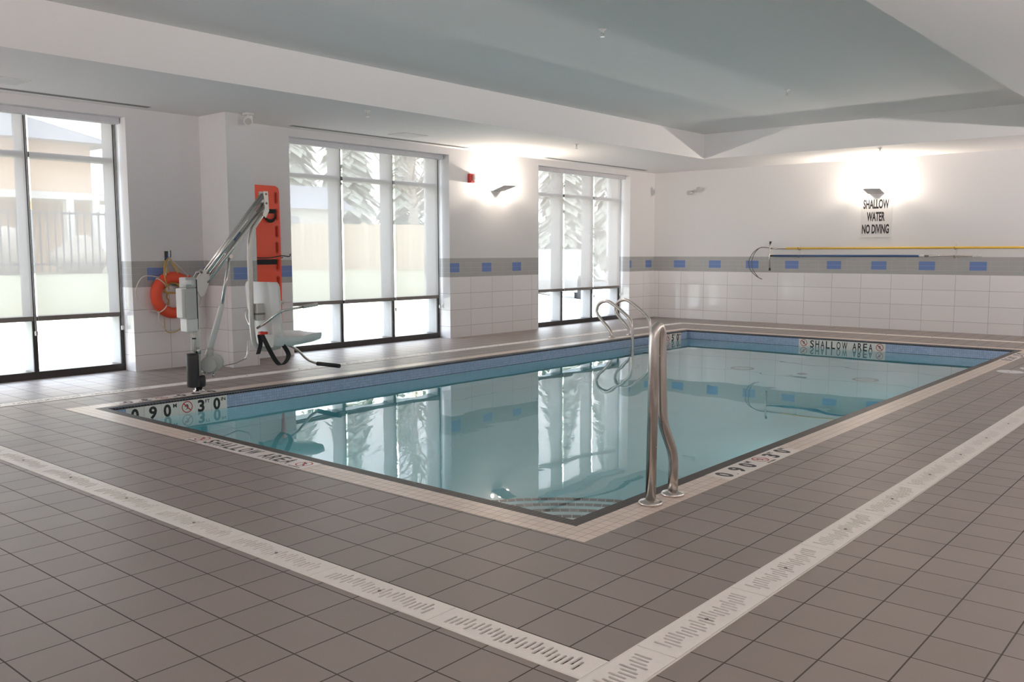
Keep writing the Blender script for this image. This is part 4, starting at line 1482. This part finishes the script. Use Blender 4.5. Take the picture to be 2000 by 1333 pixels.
# ------------------------------------------------------------------ rescue board
def build_board():
    x0, x1, z0, z1 = 2.655, 3.075, 0.33, 2.0
    y = YW - 0.05
    t = thing('rescue_board', 'tall orange-red spine board hung on the wall behind the column', 'rescue board', ((x0 + x1) / 2, y, z0))
    T = Matrix.Translation((-(x0 + x1) / 2, -y, -z0))
    out = [(x0 + 0.10, z0), (x1 - 0.02, z0)] + [(x1 - 0.005, z0 + 0.02), (x1 + 0.004, 1.2)] + [(x1, z1 - 0.06), (x1 - 0.012, z1 - 0.02), (x1 - 0.05, z1)] + [(x0 + 0.05, z1), (x0 + 0.012, z1 - 0.02), (x0, z1 - 0.06), (x0 - 0.004, 1.2)]
    holes = []
    for s, xx in ((1, x1 - 0.045), (-1, x0 + 0.045)):
        for z in (1.865, 1.675, 1.475, 1.29, 1.09, 0.89, 0.69):
            holes.append(slot_loop(xx, z, 0.030, 0.125, 4))
    holes.append(slot_loop((x0 + x1) / 2, z1 - 0.085, 0.11, 0.035, 4))
    M = T @ frame_matrix((0, y, 0), (1, 0, 0), (0, 0, 1))
    plate_obj('board_shell', [out] + holes, 0.030, MAT['board'], t, M, 0.005)
    inner = [[(p[0], p[1]) for p in slot_loop(h0, z, 0.046, 0.145, 5)] for h0, z in ()]
    b = MB()
    for s, xx in ((1, x1 - 0.045), (-1, x0 + 0.045)):
        for z in (1.865, 1.675, 1.475, 1.29, 1.09, 0.89, 0.69):
            lp = slot_loop(xx, z, 0.042, 0.138, 5)
            b.tube([(p[0], y - 0.020, p[1]) for p in lp] + [(lp[0][0], y - 0.020, lp[0][1])], 0.004, 6, cap=False)
    b.build('handhold_rim', MAT['board_dark'], t, M=T)
    for (za, zb, nm) in ((1.095, 1.155, 'strap'), (1.685, 1.735, 'strap')):
        xa = x0 + 0.07 if za < 1.5 else 2.86
        b = MB(); b.box(xa, x1 - 0.055, y - 0.030, y - 0.021, za, zb, 0, 0.002); b.build(nm, MAT['webbing'], t, M=T)
    b = MB(); b.strip(bez([(2.84, y - 0.025, 1.66), (2.90, y - 0.05, 1.60), (2.97, y - 0.05, 1.61), (3.02, y - 0.03, 1.68)], 6), 0.04, 0.004, (0, 0.3, 1)); b.build('loose_strap', MAT['webbing'], t, M=T)
    h = thing('board_hook', 'black wire hook holding the orange-red rescue board', 'hook', (2.85, YW, 1.175))
    b = MB()
    b.tube(bez([(-0.13, -0.09, 0.035), (-0.12, -0.09, 0.0), (0.08, -0.09, 0.0), (0.22, -0.09, 0.02), (0.33, -0.09, 0.012), (0.345, -0.09, 0.045)], 5), 0.006, 8)
    b.build('hook_arm', MAT['black'], h)
    b = MB()
    for x in (-0.10, 0.24): b.tube([(x, -0.09, 0.0), (x, 0.0, -0.01)], 0.005, 8)
    b.build('bracket', MAT['black'], h)


build_board()


# ------------------------------------------------------------------ poles on the far wall
def build_poles():
    X = XF - 0.075
    labels = ['small double wall hook near the crook end of the yellow pole', 'small double wall hook near the white grip of the blue pole']
    for y, lab in zip((3.776, 1.349), labels):
        h = thing('pole_hook', lab, 'hook', (XF, y, 1.23), group='hooks holding the long poles')
        b = MB(); b.box(-0.006, 0, -0.012, 0.012, -0.10, 0.12, 0, 0.002); b.build('plate', MAT['signw'], h)
        for z in (0.035, -0.092):
            b = MB(); b.tube(bez([(-0.004, 0, z), (-0.055, 0, z - 0.002), (-0.098, 0, z + 0.002), (-0.108, 0, z + 0.04)], 5), 0.005, 8); b.build('hook_arm', MAT['hembar'], h)
    t = thing('rescue_hook', 'long yellow pole with looped wire shepherd crook on the far wall', 'rescue hook', (X, 4.0, 1.288))
    T = Matrix.Translation((-X, -4.0, -1.288))
    b = MB(); b.tube([(X, 4.0, 1.288), (X, -0.9, 1.288)], 0.0165, 16); b.build('pole', MAT['yellow'], t, M=T)
    b = MB(); b.tube([(X, 4.30, 1.290), (X, 3.99, 1.288)], 0.0125, 14); b.build('ferrule', MAT['chrome'], t, M=T)
    b = MB()
    for (k, dx) in ((0.0, 0.0), (0.055, -0.012)):
        P = [(4.28, 1.295), (4.45, 1.305), (4.575 - k * 0.4, 1.235 - k * 0.3), (4.655 - k, 1.12), (4.672 - k * 1.1, 1.02), (4.64 - k, 0.915), (4.56 - k * 0.7, 0.835), (4.49 - k * 0.2, 0.788), (4.42, 0.758)]
        b.tube(bez([(X + dx, a, z) for a, z in P], 7), 0.0062, 8)
    b.build('crook', MAT['iron'], t, M=T)
    t = thing('telescoping_pole', 'blue telescoping pole with silver end below the yellow pole', 'telescoping pole', (X, 4.2, 1.163))
    T = Matrix.Translation((-X, -4.2, -1.163))
    b = MB(); b.tube([(X, 4.22, 1.163), (X, 1.855, 1.163)], 0.0165, 16); b.build('outer_tube', MAT['blue'], t, M=T)
    b = MB(); b.tube([(X, 1.86, 1.165), (X, 1.0, 1.165)], 0.0125, 14); b.build('inner_tube', MAT['chrome'], t, M=T)
    b = MB(); b.tube([(X, 1.86, 1.165), (X, 1.78, 1.165)], 0.0175, 14); b.build('cam_lock', MAT['white'], t, M=T)
    b = MB(); b.tube([(X, 1.77, 1.163), (X, 1.725, 1.163)], 0.016, 14); b.build('lock_ring', MAT['hembar'], t, M=T)
    b = MB(); b.tube([(X, 1.10, 1.166), (X, 0.975, 1.166)], 0.017, 14); b.build('end_grip', MAT['white'], t, M=T)
    b = MB(); b.tube([(X - 0.04, 4.27, 1.163), (X, 4.20, 1.163)], 0.014, 14); b.build('neck', MAT['black'], t, M=T)
    b = MB(); b.tube([(X - 0.045, 4.262, 0.945), (X - 0.045, 4.275, 1.15), (X - 0.042, 4.27, 1.385)], 0.014, 12); hb = b.build('brush_bar', MAT['chrome'], t, M=T)
    for z, yy in ((0.928, 4.262), (1.392, 4.262)):
        b = MB(); b.tube([(X - 0.045, yy, z - 0.018), (X - 0.045, yy, z + 0.018)], 0.018, 12); b.build('end_cap', MAT['black'], hb, M=T)


build_poles()


# ------------------------------------------------------------------ wall sign
def build_sign():
    y0, y1, z0, z1 = 2.79, 2.31, 1.455, 2.075
    t = thing('warning_sign', 'white SHALLOW WATER NO DIVING sign under the far wall lamp', 'sign', (XF - 0.006, (y0 + y1) / 2, z0))
    T = Matrix.Translation((-(XF - 0.006), -(y0 + y1) / 2, -z0))
    b = MB(); b.box(XF - 0.006, XF, y1, y0, z0, z1, 0, 0.001); b.build('panel', MAT['signw'], t, M=T)
    M = T @ frame_matrix((XF - 0.0068, y0, z0), (0, -1, 0), (0, 0, 1))
    L = [text_pts('SHALLOW', 0.035, 0.435, 0.455, 0.605, 0.001, 0.035), text_pts('WATER', 0.095, 0.375, 0.258, 0.405, 0.001, 0.035),
         text_pts('NO DIVING', 0.025, 0.445, 0.060, 0.210, 0.001, 0.035)]
    raw('lettering', merge(L), MAT['ink'], t, M)


build_sign()


# ------------------------------------------------------------------ lamps, alarm, ceiling fittings


def build_sconces():
    labs = ['angled white metal wall lamp between the middle and far windows', 'angled white metal wall lamp above the warning sign',
            'white metal wall lamp on the right wall, first', 'white metal wall lamp on the right wall, second', 'white metal wall lamp on the right wall behind the camera',
            'white metal wall lamp on the rear wall', 'white metal wall lamp on the far wall near the right corner',
            'white metal wall lamp between the two left windows', 'added unseen wall lamp on the rear wall near the windows']
    for (x, y, n), lab in zip(SCONCES, labs):
        rz = math.atan2(n[1], n[0])           # local +x points into the room
        t = thing('wall_sconce', lab, 'wall lamp', (x, y, 2.16), rz, 'uplight wall lamps')
        # bent metal tray: short back lip on the wall, long wing tilted up
        b = MB()
        w = 0.135
        def ext(pts, th=0.004):
            P = [Vector((p[0], 0, p[1])) for p in pts]
            b.strip(P, 2 * w, th, (0, 1, 0))
        ext([(0.003, 0.06), (0.003, -0.012), (0.05, -0.012), (0.30, 0.055)])
        b.build('reflector', MAT['sconce'], t)
        b = MB(); b.box(0.0, 0.045, -0.10, 0.10, -0.006, 0.028, 0, 0.003); b.build('lamp_housing', MAT['signw'], t)
        b = MB(); b.tube([(0.05, -0.13, 0.010), (0.05, 0.13, 0.010)], 0.010, 12); b.build('lamp_tube', MAT['lens'], t)
        d = Vector((n[0], n[1], 0))
        e = Vector((-n[1], n[0], 0))
        P = (SCP if 'angled' in lab else (HID * 2.0 if 'right wall' in lab else (HID * 0.6 if 'two left' in lab else HID)))
        for sd, sh in ((0, 0.82), (-1, 0.09), (1, 0.09)):      # middle light, plus two side lights added off the tube ends for wall spill
            pl = bpy.data.lights.new('sconce_light', 'POINT')
            pl.energy = P * sh
            pl.color = WARM if 'angled' in lab else NEUT
            pl.shadow_soft_size = 0.022
            po = bpy.data.objects.new('sconce_light', pl)
            C.objects.link(po)
            po.location = Vector((x, y, 2.16)) + d * 0.07 + e * sd * 0.176 + Vector((0, 0, 0.030 if sd else 0.055))


build_sconces()


def build_fittings():
    t = thing('fire_alarm', 'red fire alarm strobe with white lens on the wall left of the lamp', 'fire alarm', (6.415, YW, 2.30))
    b = MB(); b.box(-0.055, 0.055, -0.045, 0, -0.065, 0.065, 0, 0.006); b.build('housing', MAT['alarm'], t)
    b = MB(); b.box(0.0, 0.048, -0.075, -0.045, -0.030, 0.045, 0, 0.008); b.build('strobe_lens', MAT['lens'], t)
    b = MB(); b.box(-0.045, 0.045, -0.062, -0.045, -0.058, -0.034, 0, 0.006); b.build('horn', MAT['alarm'], t)
    # emergency twin lamps
    t = thing('emergency_light', 'small twin head emergency lamp high on the far wall', 'emergency light', (XF, 5.76, 2.33))
    b = MB(); b.box(-0.03, 0, -0.06, 0.06, -0.02, 0.03, 0, 0.008); b.build('base', MAT['lightgrey'], t)
    for s in (-1, 1):
        b = MB(); b.tube([(-0.02, s * 0.06, 0.0), (-0.06, s * 0.085, -0.005 + s * -0.02), (-0.12, s * 0.10, s * -0.03)], 0.035, 18, radii=[0.014, 0.034, 0.042]); b.build('lamp_head', MAT['motor'], t)
    t = thing('emergency_light', 'white round emergency lamp hanging at the top of the column', 'emergency light', (2.33, 6.02, H1))
    b = MB(); b.box(-0.045, 0.045, -0.04, 0.04, -0.02, 0, 0, 0.004); b.tube([(0, 0, -0.02), (0, 0, -0.05)], 0.014, 12); b.build('base', MAT['white'], t)
    b = MB(); b.tube([(0.02, 0.02, -0.085), (-0.03, -0.045, -0.095)], 0.045, 22, radii=[0.030, 0.048]); b.build('lamp_head', MAT['white'], t)
    b = MB(); b.tube([(-0.031, -0.046, -0.095), (-0.034, -0.050, -0.096)], 0.035, 20); b.build('lamp_lens', MAT['motor'], t)
    # sprinklers
    sp = [(3.054, 4.95, H1, 'over the deck by the rescue board'), (6.82, 5.03, H1, 'beside the lamp by the windows'), (10.05, 2.05, H1, 'in front of the far wall lamp'),
          (3.153, 2.066, H2, 'in the raised ceiling nearer the camera'), (6.839, 2.057, H2, 'in the raised ceiling farther off')]
    for x, y, z, where in sp:
        t = thing('sprinkler', 'small ceiling sprinkler ' + where, 'sprinkler', (x, y, z), group='ceiling sprinklers')
        b = MB(); b.lathe([(0.034, 0), (0.032, -0.006), (0.012, -0.010), (0.010, -0.03), (0.0001, -0.03)], n=20); b.build('escutcheon', MAT['white'], t)
        b = MB()
        for s in (-1, 1): b.tube([(s * 0.008, 0, -0.028), (s * 0.016, 0, -0.045), (s * 0.003, 0, -0.062)], 0.003, 6)
        b.lathe([(0.02, -0.064), (0.02, -0.061), (0.0001, -0.061)], n=14)
        b.build('deflector', MAT['steel'], t)
    # linear slot diffusers
    for x0, x1, y, w in ((-1.6, 1.46, 6.43, 'left window'), (3.17, 6.14, 6.44, 'middle window'), (7.90, 10.82, 6.41, 'far window')):
        t = thing('slot_diffuser', 'long black slot air diffuser in the ceiling above the ' + w, 'air diffuser', ((x0 + x1) / 2, y, H1), group='slot air diffusers along the windows')
        L = (x1 - x0) / 2
        b = MB(); b.box(-L, L, -0.04, 0.04, -0.004, 0, 0, 0.001); b.build('trim', MAT['lightgrey'], t)
        b = MB()
        for yy in (-0.022, 0.022): b.box(-L + 0.01, L - 0.01, yy - 0.015, yy + 0.015, -0.0052, -0.0035)
        b.build('slot', MAT['vent'], t)
    for x, y, w in ((-0.10, 6.0, 'over the left window'), (4.65, 6.05, 'over the middle window')):
        t = thing('access_panel', 'square white ceiling access panel ' + w, 'access panel', (x, y, H1), group='ceiling access panels')
        b = MB(); b.box(-0.20, 0.20, -0.15, 0.15, -0.008, 0, 0, 0.002); b.build('frame', MAT['white'], t)
        b = MB(); b.box(-0.185, 0.185, -0.135, 0.135, -0.0095, -0.007, 0, 0.001); b.build('door', MAT['signw'], t)
    # skimmer lids
    for x, y, lab in ((7.22, -0.36, 'round white skimmer lid on the right deck, nearer the pool'), (7.05, -0.42, 'x')):
        pass
    for x, y, lab in ((7.42, -0.47, 'round white lid on the right deck, farther of the pair'), (7.02, -0.335, 'round white lid on the right deck, nearer of the pair')):
        t = thing('skimmer_lid', lab, 'lid', (x, y, 0), group='round white lids on the right deck')
        b = MB(); b.lathe([(0.125, 0), (0.125, 0.004), (0.118, 0.007), (0.0001, 0.007)], n=40); b.build('lid', MAT['signw'], t)
        b = MB(); b.lathe([(0.008, 0.007), (0.008, 0.0085), (0.0001, 0.0085)], (0.07, 0.0, 0), 12); b.lathe([(0.008, 0.007), (0.008, 0.0085), (0.0001, 0.0085)], (-0.07, 0.0, 0), 12); b.build('lift_hole', MAT['hembar'], t)


build_fittings()
bpy.context.view_layer.update()
